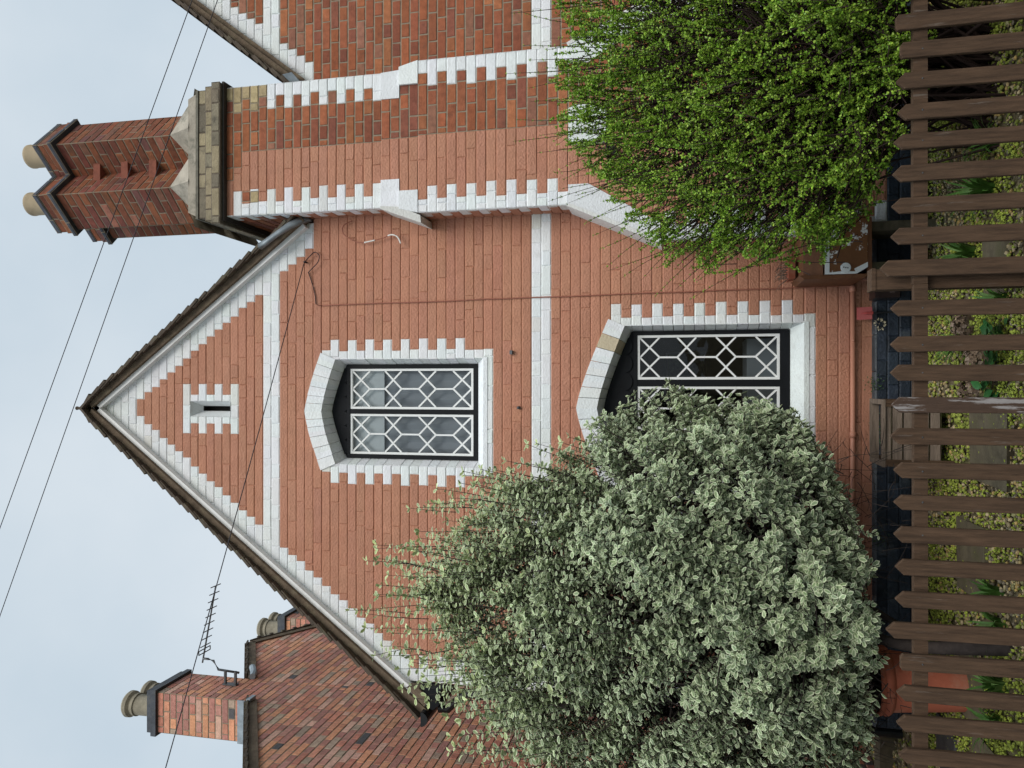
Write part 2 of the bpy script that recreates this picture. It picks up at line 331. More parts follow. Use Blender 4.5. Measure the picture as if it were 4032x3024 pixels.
def wall_segs(k, base):
    zm = Z0 + CRS * (k + .5); wd = (6.51 - zm) / SL
    x0 = max(XL, GX - wd); x1 = min(1.345, GX + wd)
    if x1 <= x0: return []
    S = [(x0, x1, base)]; j = lambda: random.uniform(-.012, .012)
    if k in (30, 31, 60, 61): S = [(x0, x1, 'white:band' if k < 40 else 'white:upper')]
    elif k >= 78: S = [(x0, x1, 'white:gable')]
    elif k >= 62:
        S = overlay(S, -9, -1.155 + .0586 * (k - 62) + j(), 'white:gable'); S = overlay(S, .742 - .0586 * (k - 62) + j(), 9, 'white:gable')
    else:
        if k >= 46: S = overlay(S, -9, -1.33 - .0586 * (59 - k) + j(), 'white:left')
        else: S = overlay(S, -9, (-2.13 if (k % 2 or k == 45) else -2.227) + j() * .5, 'white:left')
        if k >= 56: S = overlay(S, .916 + .0586 * (59 - k) + j() * .5, 9, 'white:right')
    if 65 <= k <= 71:
        S = overlay(S, *((-.415, .0) if k % 2 else (-.331, -.09)), 'white:slot')
        if 66 <= k <= 70: S = overlay(S, -.272, -.146, None)
    for W in (UW, LW):
        ktop = int((W['zi_s'] - Z0) / CRS) + 1
        if W['k0'] <= k <= ktop:
            wide = W['kb'][0] <= k <= W['kb'][1] and k % 2 == 1; h = W['wide'] if wide else W['nar']
            S = overlay(S, W['cx'] - h + j() * .4, W['cx'] + h + j() * .4, 'white:uw' if W is UW else 'white:lw')
        if k > W['k0'] and zm < W['zo_a'] - .03:
            if zm < W['zi_s']: hh = W['hi']
            else:
                za = .5 * (W['zo_a'] + W['zi_a']) + .03; zs = .5 * (W['zi_s'] + W['zo_s'])
                hh = W['hi'] + .02 if zm < zs else (W['hi'] + .02) * max(0, (za - zm) / (za - zs)) ** (1 / PW)
            S = overlay(S, W['cx'] - hh, W['cx'] + hh, None)
    return S
wall, rawm = MB(), MB(); wl, wr = {}, {}
frL = ((0, 0, 0), (1, 0, 0), (0, -1, 0))
def pickw(kd, base, D):
    return base if not kd.startswith('white') else D.setdefault(kd, MB())
for k in range(0, 84):
    z0 = Z0 + CRS * k
    course(lambda kd: pickw(kd, wall, wl), frL, k, z0, z0 + CRS, wall_segs(k, 'terr'))
    S = [(MIR - b, MIR - a, kd) for a, b, kd in wall_segs(k, 'raw')]
    course(lambda kd: pickw(kd, rawm, wr), frL, k, z0, z0 + CRS, S)
# left return wall, seen only from the side
for k in range(0, 46):
    course(lambda kd: wall, ((XL, 0, 0), (0, 1, 0), (-1, 0, 0)), k, Z0 + CRS * k, Z0 + CRS * (k + 1), [(0.0, 6., 'terr')])
wall.build('painted_wall', H); rawm.build('bare_brick_wall', H)
WN = {'white:band': 'white_string_course', 'white:upper': 'white_string_course', 'white:gable': 'stepped_gable_border', 'white:left': 'stepped_corner_border', 'white:right': 'stepped_corner_border', 'white:slot': 'slot_border', 'white:uw': 'window_border', 'white:lw': 'window_border'}
for D in (wl, wr):
    for kd, mb_ in D.items(): mb_.build(WN[kd], H)
# strips of white painted wall under the soffits and backing behind everything (keeps the rooms dark)
bk = MB()
for mx_ in (0, 1):
    X = (lambda x: MIR - x) if mx_ else (lambda x: x)
    g = X(GX)
    for s in (-1, 1):
        e = (2.12 if s < 0 else 1.53) if not mx_ else (2.12 if s > 0 else 1.53)
        p = [(g, 6.47), (g + s * e, 6.47 - SL * e), (g + s * e, 6.47 - SL * e - .13), (g, 6.34)]
        if s > 0: p = p[::-1]
        bk.prism(p, .006, .03, 'soffit')
bk.build('gable_backing', H)
# rear and roof void: a plain rendered body closing the house behind its facade
body = MB()
body.prism([(XL, 0), (MIR - XL, 0), (MIR - XL, 3.63), (MIR - GX, 6.42), (1.85, 3.75), (GX, 6.42), (XL, 3.63)], 6.0, 6.1, 'terr', TERR)
body.box(MIR - XL - .02, MIR - XL, 0.01, 6.0, 0, 3.63, 'raw', RAWS[0])
body.build('rear_wall', H)

# plinth
for a, b in ((XL - .02, 1.0), (2.7, 6.05)):
    pl = MB()
    for k in range(4):
        z1 = Z0 - .012 if k == 3 else .075 * (k + 1) - .02
        z0 = -.03 if k == 0 else .075 * k - .02
        course(lambda kd: pl, ((0, -.032, 0), (1, 0, 0), (0, -1, 0)), k, z0, z1, [(a, b, 'plinth')])
    x = a
    while x < b - .01:
        x2 = min(b, x + random.uniform(.2, .26)); q = random.uniform(-.002, .002)
        pl.hexa([(x + .002, -.034 + q, Z0 - .012), (x2 - .002, -.034 + q, Z0 - .012), (x2 - .002, .0, Z0 - .012), (x + .002, .0, Z0 - .012),
                 (x + .002, -.028 + q, Z0 - .002), (x2 - .002, -.028 + q, Z0 - .002), (x2 - .002, .0, Z0 + .012), (x + .002, .0, Z0 + .012)], 'plinth', jc((.075, .085, .095), .4)); x = x2
    pl.build('plinth', H)


# ---- roofs: rows of overlapping tiles, soffit board and bedding at the verge
def roof(gx, left, name, xmax_front, y_back=6.1, sof='soffit'):
    """one slope of a gable roof; left = slope falling towards -x"""
    s = -1 if left else 1; ct = 1 / math.sqrt(1 + SL * SL); st = SL * ct
    t = MB(); L = 3.85; apex = Vector((gx, 0, 6.50))
    D = Vector((s * ct, 0, -st)); N = Vector((s * st, 0, ct))
    g = .1; n = int(L / g)
    Lmax = L if xmax_front is None else abs(xmax_front - gx) / ct
    for i in range(n + 1):
        d1 = i * g + random.uniform(-.006, .006) + .08; d0 = max(0, d1 - .17)
        y = -.138 + random.uniform(-.014, .008); y0 = y if d1 <= Lmax else .9
        if d1 > L: break
        first = True
        while y0 < y_back:
            y1 = y0 + (.165 if not (first and i % 2) else .0825) + (0 if y0 < 1 else .33); first = False
            q = random.uniform(-.003, .003)
            P = [apex + D * d0 + N * .050, apex + D * d1 + N * (.070 + q), apex + D * d1 + N * (.094 + q), apex + D * d0 + N * .066]
            pts = [(p.x, y0 + .001, p.z) for p in P] + [(p.x, min(y1, y_back) - .001, p.z) for p in P]
            i0 = t.verts(pts)
            for f in ((0, 1, 2, 3), (7, 6, 5, 4), (1, 0, 4, 5), (2, 1, 5, 6), (3, 2, 6, 7)): t.face([i0 + a for a in f], 'tile')
            y0 = y1
    ro = t.build(name, H)
    v = MB()
    Lf = min(L - .05, Lmax)
    def slab(d0, d1, n0, n1, y0, y1, key):
        P = [apex + D * d0 + N * n0, apex + D * d1 + N * n0, apex + D * d1 + N * n1, apex + D * d0 + N * n1]
        if not left: P = P[::-1]
        v.prism([(p.x, p.z) for p in P], y0, y1, key)
    slab(-.0, Lf, .006, .058, -.092, .2, 'bedding')
    v.build('tile_bedding', ro)
    v = MB()
    slab(-.01, Lf - .03, -.03, .006, -.060, .25, sof)
    v.build('soffit_board', H)
    return ro
r1 = roof(GX, True, 'tiled_roof', None); roof(GX, False, 'tiled_roof', 1.30)
roof(MIR - GX, True, 'tiled_roof', 2.40, sof='bedding'); roof(MIR - GX, False, 'tiled_roof', None, sof='bedding')
for g in (GX, MIR - GX):
    rt = MB(); rt.prism([(g - .11, 6.45), (g, 6.56), (g + .11, 6.45), (g + .11, 6.475), (g, 6.588), (g - .11, 6.475)][::-1], -.145, 6.1, 'tile')
    ro_ = rt.build('ridge_tile', H)
    fi = MB(); fi.tube([(g, -.115, 6.57), (g, -.115, 6.625)], [.014, .012], 'tile', n=10); fi.tube([(g, -.115, 6.622), (g, -.115, 6.634), (g, -.115, 6.642)], [.015, .016, .009], 'tile', n=12)
    fi.build('finial', ro_)
# eave: boxed end and void in painted shade, fascia and black half-round gutter on the left
ev = MB()
ev.prism([(-2.335, 3.64), (-2.335, 3.545), (-2.405, 3.465), (-2.47, 3.50)][::-1], -.12, -.02, 'bedding')  # dark tone paints the shade on the boxed end
ev.prism([(-2.335, 3.543), (-2.335, 3.37), (-2.46, 3.39), (-2.50, 3.44), (-2.47, 3.497), (-2.405, 3.462)][::-1], -.10, -.021, 'black')  # black panel paints the dark void below the boxed end
ev.box(-2.47, -2.335, -.0195, 6.0, 3.37, 3.50, 'black')
ev.build('eave_box', H)
gu = MB()
def gutter(cx, cz, r, y0, y1):
    for rr, flip in ((r, 0), (r - .006, 1)):
        A = [(cx + rr * math.cos(a), cz + rr * math.sin(a)) for a in np.linspace(math.pi, 2 * math.pi, 13)]
        for (x1, z1), (x2, z2) in zip(A[:-1], A[1:]):
            q = [(x1, y0, z1), (x2, y0, z2), (x2, y1, z2), (x1, y1, z1)]; gu.poly(q if not flip else q[::-1], 'blackpl')
    gu.prism([(cx + r * math.cos(a), cz + r * math.sin(a)) for a in np.linspace(math.pi, 2 * math.pi, 13)], y0 - .008, y0 + .003, 'blackpl')
gutter(-2.555, 3.515, .055, -.15, 6.0)
gu.tube([(-2.535, .03, 3.43), (-2.535, .03, 3.36), (-2.40, .03, 3.22), (-2.40, .03, .1)], .034, 'blackpl', n=12)
gu.build('gutter', H, smooth=False)

# ---- slot vent in the gable
for vm in (0, 1):
    sv = MB(); fx = (lambda L: [(MIR - x, y, z) for x, y, z in L][::-1]) if vm else (lambda L: L)
    F = [(-.272, Z0 + 66 * CRS), (-.146, Z0 + 66 * CRS), (-.146, Z0 + 71 * CRS + .035), (-.272, Z0 + 71 * CRS + .035)]
    F[2] = (-.146, Z0 + 71 * CRS); F[3] = (-.272, Z0 + 71 * CRS)
    B_ = [(-.229, F[0][1] + .002), (-.187, F[0][1] + .002), (-.187, 5.555), (-.229, 5.555)]
    for k in range(4):
        l = (k + 1) % 4
        sv.poly(fx([(F[k][0], -.001, F[k][1]), (F[l][0], -.001, F[l][1]), (B_[l][0], .10, B_[l][1]), (B_[k][0], .10, B_[k][1])]), 'white', WHITE)
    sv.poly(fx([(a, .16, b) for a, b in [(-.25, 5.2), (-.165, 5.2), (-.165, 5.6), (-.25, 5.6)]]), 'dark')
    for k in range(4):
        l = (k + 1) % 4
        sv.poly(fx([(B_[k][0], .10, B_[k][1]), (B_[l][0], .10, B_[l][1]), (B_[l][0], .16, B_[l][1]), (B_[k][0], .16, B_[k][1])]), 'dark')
    sv.build('slot_vent', H)

# ---- windows
def lattice(mb, x0, x1, zb, zt):
    wdt = x1 - x0; hgt = zt - zb; y0, y1 = .112, .126
    P = lambda s, t: (x0 + s * wdt + random.uniform(-.0015, .0015), zt - t * hgt)
    xs = [(0, .148), (.28, .42), (.565, .708), (.85, 1.0)]
    e = 0
    for t0, t1 in xs:
        for a, b in (((0, t0), (.5, t1)), ((.5, t0), (0, t1)), ((.5, t0), (1, t1)), ((1, t0), (.5, t1))):
            e += 1; mb.bar(P(*a), P(*b), .013, y0 + (e % 2) * .002, y1, 'whitewood')
    for t0, t1 in ((.148, .28), (.42, .565), (.708, .85)): mb.bar(P(.5, t0), P(.5, t1), .013, y0 + .001, y1, 'whitewood')
def window(W, label, mirror=False, upper=True):
    cx = MIR - W['cx'] if mirror else W['cx']
    par = bpy.data.objects.new('window', None); COL.objects.link(par); par.parent = H; par['label'] = label
    par.location = Vector((cx, 0, W['zs'])) - base_of(H)
    # painted surround: chamfered jambs in blocks, sloping sill, arch of wedge stones
    s = MB()
    k0 = W['k0'] + 1; zt = W['zi_s'] + .06
    for sd in (-1, 1):
        z = W['zs']
        while z < zt - .01:
            z2 = min(zt, z + CRS); q = random.uniform(-.002, .002)
            a = [(cx + sd * W['hi'], -.002, z + .002), (cx + sd * (W['hf'] - .004), .135, z + .002), (cx + sd * (W['hf'] - .004), .135, z2 - .002), (cx + sd * W['hi'], -.002, z2 - .002)]
            b = [(x + sd * .02, y + .01, zz) for x, y, zz in a]
            a = [(x + q, y, zz) for x, y, zz in a]
            s.hexa(([a[0], b[0], b[1], a[1]] if sd < 0 else [a[0], a[1], b[1], b[0]]) + ([a[3], b[3], b[2], a[2]] if sd < 0 else [a[3], a[2], b[2], b[3]]), 'white', jc(WHITE, .03)); z = z2
    s.hexa([(cx - W['hi'] - .01, -.004, W['zs'] - .03), (cx + W['hi'] + .01, -.004, W['zs'] - .03), (cx + W['hi'] + .01, .15, W['zs'] - .03), (cx - W['hi'] - .01, .15, W['zs'] - .03),
            (cx - W['hi'] - .01, -.004, W['zs'] + .003), (cx + W['hi'] + .01, -.004, W['zs'] + .003), (cx + W['hf'], .15, W['zfb'] + .02), (cx - W['hf'], .15, W['zfb'] + .02)], 'white', jc(WHITE, .02))
    n = 11 if upper else 13
    ss = [-1 + 2 * i / n for i in range(n + 1)]
    ss = [v + (random.uniform(-.02, .02) if 0 < i < n else 0) for i, v in enumerate(ss)]
    mid = n // 2; ss[mid] -= .05; ss[mid + 1] += .05
    for i in range(n):
        a, b = ss[i] + .003, ss[i + 1] - .003; pts = []
        pr = -.008 + random.uniform(-.004, .004)
        sub = [a, .5 * (a + b), b]
        for u, v in zip(sub[:-1], sub[1:]):
            def io(t, y):
                h = W['hi'] if y < .05 else W['hf']; zz = archz(W['zi_a'], W['zi_s'], t) - (.045 if y > .05 else 0)
                return (cx + t * h, y, zz)
            def oo(t, y): return (cx + t * W['ho'], y, archz(W['zo_a'], W['zo_s'], t))
            col = jc(WHITE, .03)
            if not upper and not mirror and i == n - 2: col = (.52, .44, .31)
            s.hexa([io(u, pr), io(v, pr), io(v, .135), io(u, .135), oo(u, pr), oo(v, pr), oo(v, .135), oo(u, .135)], 'white', col)
    s.build('painted_surround', par)
    # black frame
    f = MB(); hf = W['hf']; zc0, zc1 = W['zc']; fz = W['zfb']
    L = W['lights']
    f.box(cx - hf, cx - hf + (hf + L[0][0]) - .001, .10, .15, fz - .01, zc1 + .03, 'black'); f.box(cx + L[-1][1] + .001, cx + hf, .10, .15, fz - .01, zc1 + .03, 'black')
    f.box(cx + L[0][0] - .001, cx + L[-1][1] + .001, .101, .15, fz - .01, zc0 - .001, 'black')
    f.box(cx + L[0][0] - .001, cx + L[-1][1] + .001, .099, .15, zc1 + .001, zc1 + .026, 'black')
    for l, r_ in zip(L[:-1], L[1:]): f.box(cx + l[1] + .001, cx + r_[0] - .001, .102, .15, zc0 - .001, zc1 + .001, 'black')
    za = W['zi_a'] + .02; zs_ = W['zi_s'] + .02
    top = [(cx + t * hf, archz(za, zs_, t)) for t in np.linspace(1, -1, 13)]
    f.prism([(cx - hf, zc1 + .02), (cx + hf, zc1 + .02)] + top, .122, .14, 'black')
    # scalloped strip: lobes hang along the upper part of the head board
    ns = 6 if upper else 8
    for i in range(ns):
        c0 = cx - hf * .93 + (i + .5) * 2 * hf * .93 / ns; r0 = hf * .93 / ns
        arc = [(c0 + r0 * math.cos(a), zc1 + .07 + (.0 if upper else .03) + .8 * r0 * (1 - .0) * math.sin(a) - .01) for a in np.linspace(math.pi, 2 * math.pi, 9)]
        ztop = min(archz(za, zs_, (c0 - r0 - cx) / hf), archz(za, zs_, (c0 + r0 - cx) / hf), archz(za, zs_, (c0 - cx) / hf)) - .004
        f.prism(arc + [(c0 + r0, max(ztop, zc1 + .075)), (c0 - r0, max(ztop, zc1 + .075))], .112, .1215, 'black')
    f.build('window_frame', par)
    for a, b in L:
        c = MB(); t = .018; x0, x1 = cx + a, cx + b
        c.box(x0, x0 + t, .106, .132, zc0, zc1, 'whitewood'); c.box(x1 - t, x1, .106, .132, zc0, zc1, 'whitewood')
        c.box(x0 + t, x1 - t, .107, .132, zc0, zc0 + t, 'whitewood'); c.box(x0 + t, x1 - t, .107, .132, zc1 - t, zc1, 'whitewood')
        lattice(c, x0 + t, x1 - t, zc0 + t, zc1 - t)
        if upper:
            for zz in (3.43, 3.98):
                pass
        c.build('lattice_casement', par)
    gl = MB()
    for a, b in L: gl.poly([(cx + a + .01, .1275, zc0 + .01), (cx + b - .01, .1275, zc0 + .01), (cx + b - .01, .1275, zc1 - .01), (cx + a + .01, .1275, zc1 - .01)], 'glass')
    gl.build('window_pane', par)
    return par
window(UW, 'upper lattice window under a shallow white arch'); window(LW, 'lower lattice window partly behind the variegated bush', False, False)
window(UW, 'upper window of the brick half', True); window(LW, 'lower window of the brick half', True, False)

# interiors (dark closed rooms)
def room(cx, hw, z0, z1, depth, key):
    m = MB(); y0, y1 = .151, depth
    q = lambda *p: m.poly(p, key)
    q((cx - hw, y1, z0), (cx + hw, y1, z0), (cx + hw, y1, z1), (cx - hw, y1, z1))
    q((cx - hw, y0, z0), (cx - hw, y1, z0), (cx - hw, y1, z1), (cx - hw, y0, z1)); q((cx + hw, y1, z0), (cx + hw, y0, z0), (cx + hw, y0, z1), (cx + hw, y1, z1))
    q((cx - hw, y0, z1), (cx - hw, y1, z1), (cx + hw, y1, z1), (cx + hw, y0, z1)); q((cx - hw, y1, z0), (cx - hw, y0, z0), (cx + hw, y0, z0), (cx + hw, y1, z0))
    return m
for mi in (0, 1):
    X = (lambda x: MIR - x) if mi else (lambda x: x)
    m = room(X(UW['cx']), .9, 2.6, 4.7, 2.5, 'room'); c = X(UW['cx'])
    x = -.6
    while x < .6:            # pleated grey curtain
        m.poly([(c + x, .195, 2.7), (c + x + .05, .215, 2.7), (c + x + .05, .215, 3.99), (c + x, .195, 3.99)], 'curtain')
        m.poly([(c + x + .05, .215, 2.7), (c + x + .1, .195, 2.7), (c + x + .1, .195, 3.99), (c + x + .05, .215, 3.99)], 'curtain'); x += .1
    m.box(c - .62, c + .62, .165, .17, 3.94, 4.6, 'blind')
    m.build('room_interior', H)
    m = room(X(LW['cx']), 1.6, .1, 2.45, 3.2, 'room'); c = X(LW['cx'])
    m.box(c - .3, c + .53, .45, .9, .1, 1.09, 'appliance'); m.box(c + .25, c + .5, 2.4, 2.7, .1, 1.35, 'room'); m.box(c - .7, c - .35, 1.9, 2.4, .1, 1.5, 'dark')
    m.box(c + .18, c + .52, 3.15, 3.19, 1.35, 1.75, 'rear_view'); m.box(c + .16, c + .54, 3.185, 3.195, 1.33, 1.77, 'blind')  # green panel stands in for the daylit garden behind a rear window
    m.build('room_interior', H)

# ---- chimney breast
CB = bpy.data.objects.new('chimney_breast', None); COL.objects.link(CB); CB.parent = H; CB.location = Vector((1.85, -.23, 0)) - base_of(H)
bt, bw, br_, bwr = MB(), MB(), MB(), MB()
def pickb(kd): return {'white': bw, 'white:r': bwr, 'terr': bt}.get(kd, br_)
SPL = 1.843
frB = ((0, -.23, 0), (1, 0, 0), (0, -1, 0)); frM = ((0, -.265, 0), (1, 0, 0), (0, -1, 0)); frLo = ((0, -.275, 0), (1, 0, 0), (0, -1, 0))
XB0, XB1 = 1.337, 2.363
K2 = 18
for k in range(K2):
    z0 = 3.80 + k * .0742; z1 = z0 + .0742
    S = [(XB0, SPL + random.uniform(-.004, .004), 'terr'), (SPL, XB1, 'raw')]
    S = [(XB0, SPL, 'terr'), (SPL, XB1, 'raw')]
    wd = .2 if k % 2 == 0 else .1
    if k == K2 - 1: S = [(XB0, 1.62, 'terr'), (1.62, XB1, 'raw')]
    if k == K2 - 2: S = [(XB0, 1.72, 'terr'), (1.72, XB1, 'raw')]
    if k < K2 - 1: S = overlay(S, -9, XB0 + wd + random.uniform(-.008, .008), 'white')
    rk = 'buff' if k >= K2 - 5 else 'white:r'
    S = overlay(S, XB1 - (.2 if k % 2 == 0 else .1) + random.uniform(-.008, .008), 9, rk)
    if k == K2 - 4: S = overlay(S, XB0 + .1, XB0 + .19, 'buff')
    if k == K2 - 3: S = overlay(S, XB0 + .11, XB0 + .19, 'raw')
    course(pickb, frB, k, z0, z1, S)
    # returns
    SL_ = [(-.03, .23, 'terr' if z0 < 4.44 else 'raw'), (.23, 1.05, 'raw')]
    SL_ = overlay(SL_, -9, .07 if k % 2 == 0 else .17, 'white')
    course(pickb, ((XB0, -.23, 0), (0, 1, 0), (-1, 0, 0)), k, z0, z1, [(max(0, a), b, kd) for a, b, kd in SL_])
    SR = overlay([(0, 1.05, 'raw')], -9, .07 if k % 2 == 0 else .17, 'white:r')
    course(pickb, ((XB1, -.23, 0), (0, 1, 0), (1, 0, 0)), k, z0, z1, [(max(0, a), b, kd) for a, b, kd in SR])
XM0, XM1 = 1.281, 2.418
for k in range(-1, 15):
    z0 = 2.365 + k * .07567; z1 = z0 + .07567
    if k < 0: continue
    S = [(XM0, SPL + .016, 'terr'), (SPL + .016, XM1, 'raw')]
    wd = .2 if k % 2 == 1 else .1
    S = overlay(S, -9, XM0 + wd + random.uniform(-.008, .008), 'white'); S = overlay(S, XM1 - wd + random.uniform(-.008, .008), 9, 'white:r')
    course(pickb, frM, k, z0, z1, S)
    SLs = overlay([(0, .265, 'terr')], -9, .06 if k % 2 == 1 else .16, 'white')
    course(pickb, ((XM0, -.265, 0), (0, 1, 0), (-1, 0, 0)), k, z0, z1, [(max(0, a), b, kd) for a, b, kd in SLs])
    SRs = overlay([(0, .265, 'raw')], -9, .06 if k % 2 == 1 else .16, 'white:r')
    course(pickb, ((XM1, -.265, 0), (0, 1, 0), (1, 0, 0)), k, z0, z1, [(max(0, a), b, kd) for a, b, kd in SRs])
# shoulder between the stages: brick infill and white kneeler stones with sloping tops
for k in range(4):
    z0 = 3.50 + k * .075
    course(pickb, ((0, -.248, 0), (1, 0, 0), (0, -1, 0)), k, z0, z0 + .075, [(1.44 if k < 2 else 1.54, SPL + .01, 'terr'), (SPL + .01, MIR - (1.44 if k < 2 else 1.54), 'raw')])
for mi in (0, 1):
    X = (lambda p: [(MIR - x, z) for x, z in p][::-1]) if mi else (lambda p: p); bq = bwr if mi else bw
    bq.prism(X([(1.335, 3.652), (1.545, 3.652), (1.545, 3.80), (1.345, 3.80)]), -.252, .02, 'white', jc(WHITE))
    bq.prism(X([(1.281, 3.50), (1.452, 3.50), (1.452, 3.650), (1.318, 3.650)]), -.268, .02, 'white', jc(WHITE))
    if not mi: bq.prism(X([(1.205, 3.475), (1.262, 3.482), (1.332, 3.64), (1.345, 3.80), (1.325, 3.80)]), -.262, .0, 'white', jc((.6, .6, .57)))
    # lower stage: sloped offsets
    bq.prism(X([(1.0, 1.72), (1.12, 1.72), (1.42, 2.22), (1.42, 2.363), (1.279, 2.363)]), -.285, .02, 'white', jc(WHITE))
    bq.prism(X([(.975, 1.715), (1.0, 1.70), (1.285, 2.355), (1.27, 2.375)]), -.29, .0, 'white', jc((.66, .66, .64)))
for k in range(0, 31):
    z0 = .0395 + k * .075; z1 = z0 + .075; zm = z0 + .0375
    e = 1.0 if zm < 1.72 else 1.0 + (zm - 1.72) / .643 * .279 + .125
    if zm >= 2.34: e = 1.43
    S = [(e, SPL + .02, 'terr'), (SPL + .02, MIR - e, 'raw')]
    if zm < Z0: S = [(e, MIR - e, 'plinth')]
    elif zm < 1.72:
        wd = .2 if k % 2 else .1; S = overlay(S, -9, 1.0 + wd, 'white'); S = overlay(S, 2.7 - wd, 9, 'white:r')
    course(pickb, frLo, k, z0, z1, S)
    if zm < 1.72:
        for xx, nx in ((1.0, -1), (2.7, 1)): course(pickb, ((xx, -.275, 0), (0, 1, 0), (nx, 0, 0)), k, z0, z1, [(0, .1, 'white' if nx < 0 else 'white:r'), (.1, .275, 'terr' if nx < 0 else 'raw')] if zm > Z0 else [(0, .275, 'plinth')])
bt.build('painted_brick', CB); bw.build('white_quoin', CB); bwr.build('white_quoin', CB); br_.build('bare_brick', CB)
# white stone set in the breast
ps = MB(); ps.prism([(1.70, 2.09), (1.975, 2.09), (1.975, 2.32), (1.95, 2.357), (1.70, 2.357)], -.315, -.26, 'white', jc(WHITE)); ps.build('date_stone', CB)
lm = MB(); lm.box(1.60, 1.66, -.34, -.276, 2.02, 2.075, 'blackpl'); lm.box(1.58, 1.68, -.36, -.277, 2.08, 2.09, 'blackpl'); lm.build('wall_lamp', CB)

# ---- cornice, flaunching and the four diagonal shafts
CS = bpy.data.objects.new('chimney_stack', None); COL.objects.link(CS); CS.parent = H; CS.location = Vector((1.85, .3, 5.13)) - base_of(H)
co = MB()
co.box(1.30, 2.40, -.27, 1.15, 5.118, 5.137, 'stone', (.05, .045, .04))  # near-black strip paints the shadow under the overhanging course
for q, (ov, h) in enumerate(((.065, 0), (.035, 1), (.008, 2))):
    z0 = 5.137 + q * .0755; x0, x1, y0, y1 = 1.335 - ov, 2.352 + ov * .6, -.235 - ov, 1.06 + ov
    course(lambda kd: co, ((0, y0, 0), (1, 0, 0), (0, -1, 0)), q, z0, z0 + .0755, [(x0, x1, 'stone')])
    course(lambda kd: co, ((x0, y0, 0), (0, 1, 0), (-1, 0, 0)), q, z0, z0 + .0755, [(0, y1 - y0, 'stone')])
    course(lambda kd: co, ((x1, y0, 0), (0, 1, 0), (1, 0, 0)), q, z0, z0 + .0755, [(0, y1 - y0, 'stone')])
    co.box(x0 + .006, x1 - .006, y0 + .006, y1, z0 - .001, z0 + .077, 'stone', (.12, .11, .09))
co.box(1.325, 2.358, -.248, 1.07, 5.366, 5.388, 'stone', (.16, .15, .12))
co.build('stone_cornice', CS)
HD = .254; CX = (1.637, 2.070); CYs = (.154, .587)
ZB, ZT = 5.66, 6.865
fl = MB()
fl.prism([(1.345, 5.388), (2.34, 5.388), (2.30, 5.47), (1.385, 5.47)], -.228, 1.04, 'cement')
for cy in CYs:
    for cx in CX:
        yf = cy - HD if cy < .3 else cy - HD * .9
        ap = (cx, cy - HD - .004, 5.73)
        zb = 5.465
        for s in (-1, 1):   # sloping broach either side of the ridge
            fl.poly([ap, (cx, cy - HD - .135, zb), (cx + s * .225, cy - HD - .10, zb), (cx + s * .21, cy - .05, 5.60)][::s], 'cement')
            fl.poly([(cx + s * .21, cy - .05, 5.60), (cx + s * .225, cy - HD - .10, zb), (cx + s * .33, cy - .02, zb), (cx + s * (HD + .006), cy, 5.66)][::s], 'cement')
        fl.poly([(cx - .35, cy + .3, 5.47), (cx - .35, cy - .3, 5.47), (cx, cy - .1, 5.68), (cx, cy + .2, 5.68)], 'cement'); fl.poly([(cx + .35, cy - .3, 5.47), (cx + .35, cy + .3, 5.47), (cx, cy + .2, 5.68), (cx, cy - .1, 5.68)], 'cement')
fl.build('cement_flaunching', CS)
q2 = math.sqrt(.5); SD = HD * math.sqrt(2)
def diamond(mb, cx, cy, half, z0, z1, key, col=None):
    P = [(cx, cy - half), (cx + half, cy), (cx, cy + half), (cx - half, cy)]
    mb.hexa([(x, y, z0) for x, y in P] + [(x, y, z1) for x, y in P], key, col)
for a, cy in enumerate(CYs):
    for b, cx in enumerate(CX):
        sh = MB(); e = (a * 2 + b) * .003
        n = 17; h = (ZT - 5.60) / n
        for k in range(n):
            z0 = 5.60 + k * h
            for q in range(4):
                c0 = [(cx, cy - HD), (cx + HD, cy), (cx, cy + HD), (cx - HD, cy)][q]; c1 = [(cx + HD, cy), (cx, cy + HD), (cx - HD, cy), (cx, cy - HD)][q]
                U = (q2 * (1 if q in (0, 3) else -1), q2 * (1 if q in (0, 1) else -1), 0)
                Nn = (U[1], -U[0], 0)
                kd = 'shaft' if random.random() > .012 else 'buff'
                f0 = .118 if (k + q) % 2 else .235
                for s0, s1 in ((0, f0), (f0, SD)): cell(sh, ((c0[0], c0[1], 0), U, Nn), s0, s1, z0, z0 + h, kd if s0 == 0 else 'shaft')
        sh.build('brick_shaft', CS)
        cp = MB()
        zz = ZT + e
        for hh, ov, kd in ((.045, .048, 'blue'), (.062, .026, 'raw'), (.062, .016, 'pink'), (.05, .022, 'blue2')):
            half = HD + ov * 1.2
            for q in range(4):
                c0 = [(cx, cy - half), (cx + half, cy), (cx, cy + half), (cx - half, cy)][q]
                U = (q2 * (1 if q in (0, 3) else -1), q2 * (1 if q in (0, 1) else -1), 0); Nn = (U[1], -U[0], 0); ln = half * math.sqrt(2)
                ff = .14 if q % 2 else .25
                for s0, s1 in ((0, ff), (ff, ln)): cell(cp, ((c0[0], c0[1], 0), U, Nn), s0, s1, zz, zz + hh, 'shaft' if kd in ('raw', 'pink') else 'blue')
            diamond(cp, cx, cy, half - .008, zz + .0005, zz + hh - .0005, 'slateblue')
            zz += hh + .0008
        cp.build('oversailing_cap', CS)
        po = MB(); r = .102
        po.lathe((cx, cy), [(r, zz - .02), (r, zz + .24), (r + .004, zz + .25), (r + .003, zz + .268), (r - .004, zz + .272), (r - .016, zz + .268), (r - .018, zz + .1), (0.001, zz + .1)], 'pot_buff', n=36)
        po.build('chimney_pot', CS, smooth=True)
tb = MB()
for zz in (5.98, 6.26, 6.54):
    tb.box(1.853 - .085, 1.853 + .085, .045, .20, zz, zz + .068, 'raw', jc(RAWS[5]), .002)
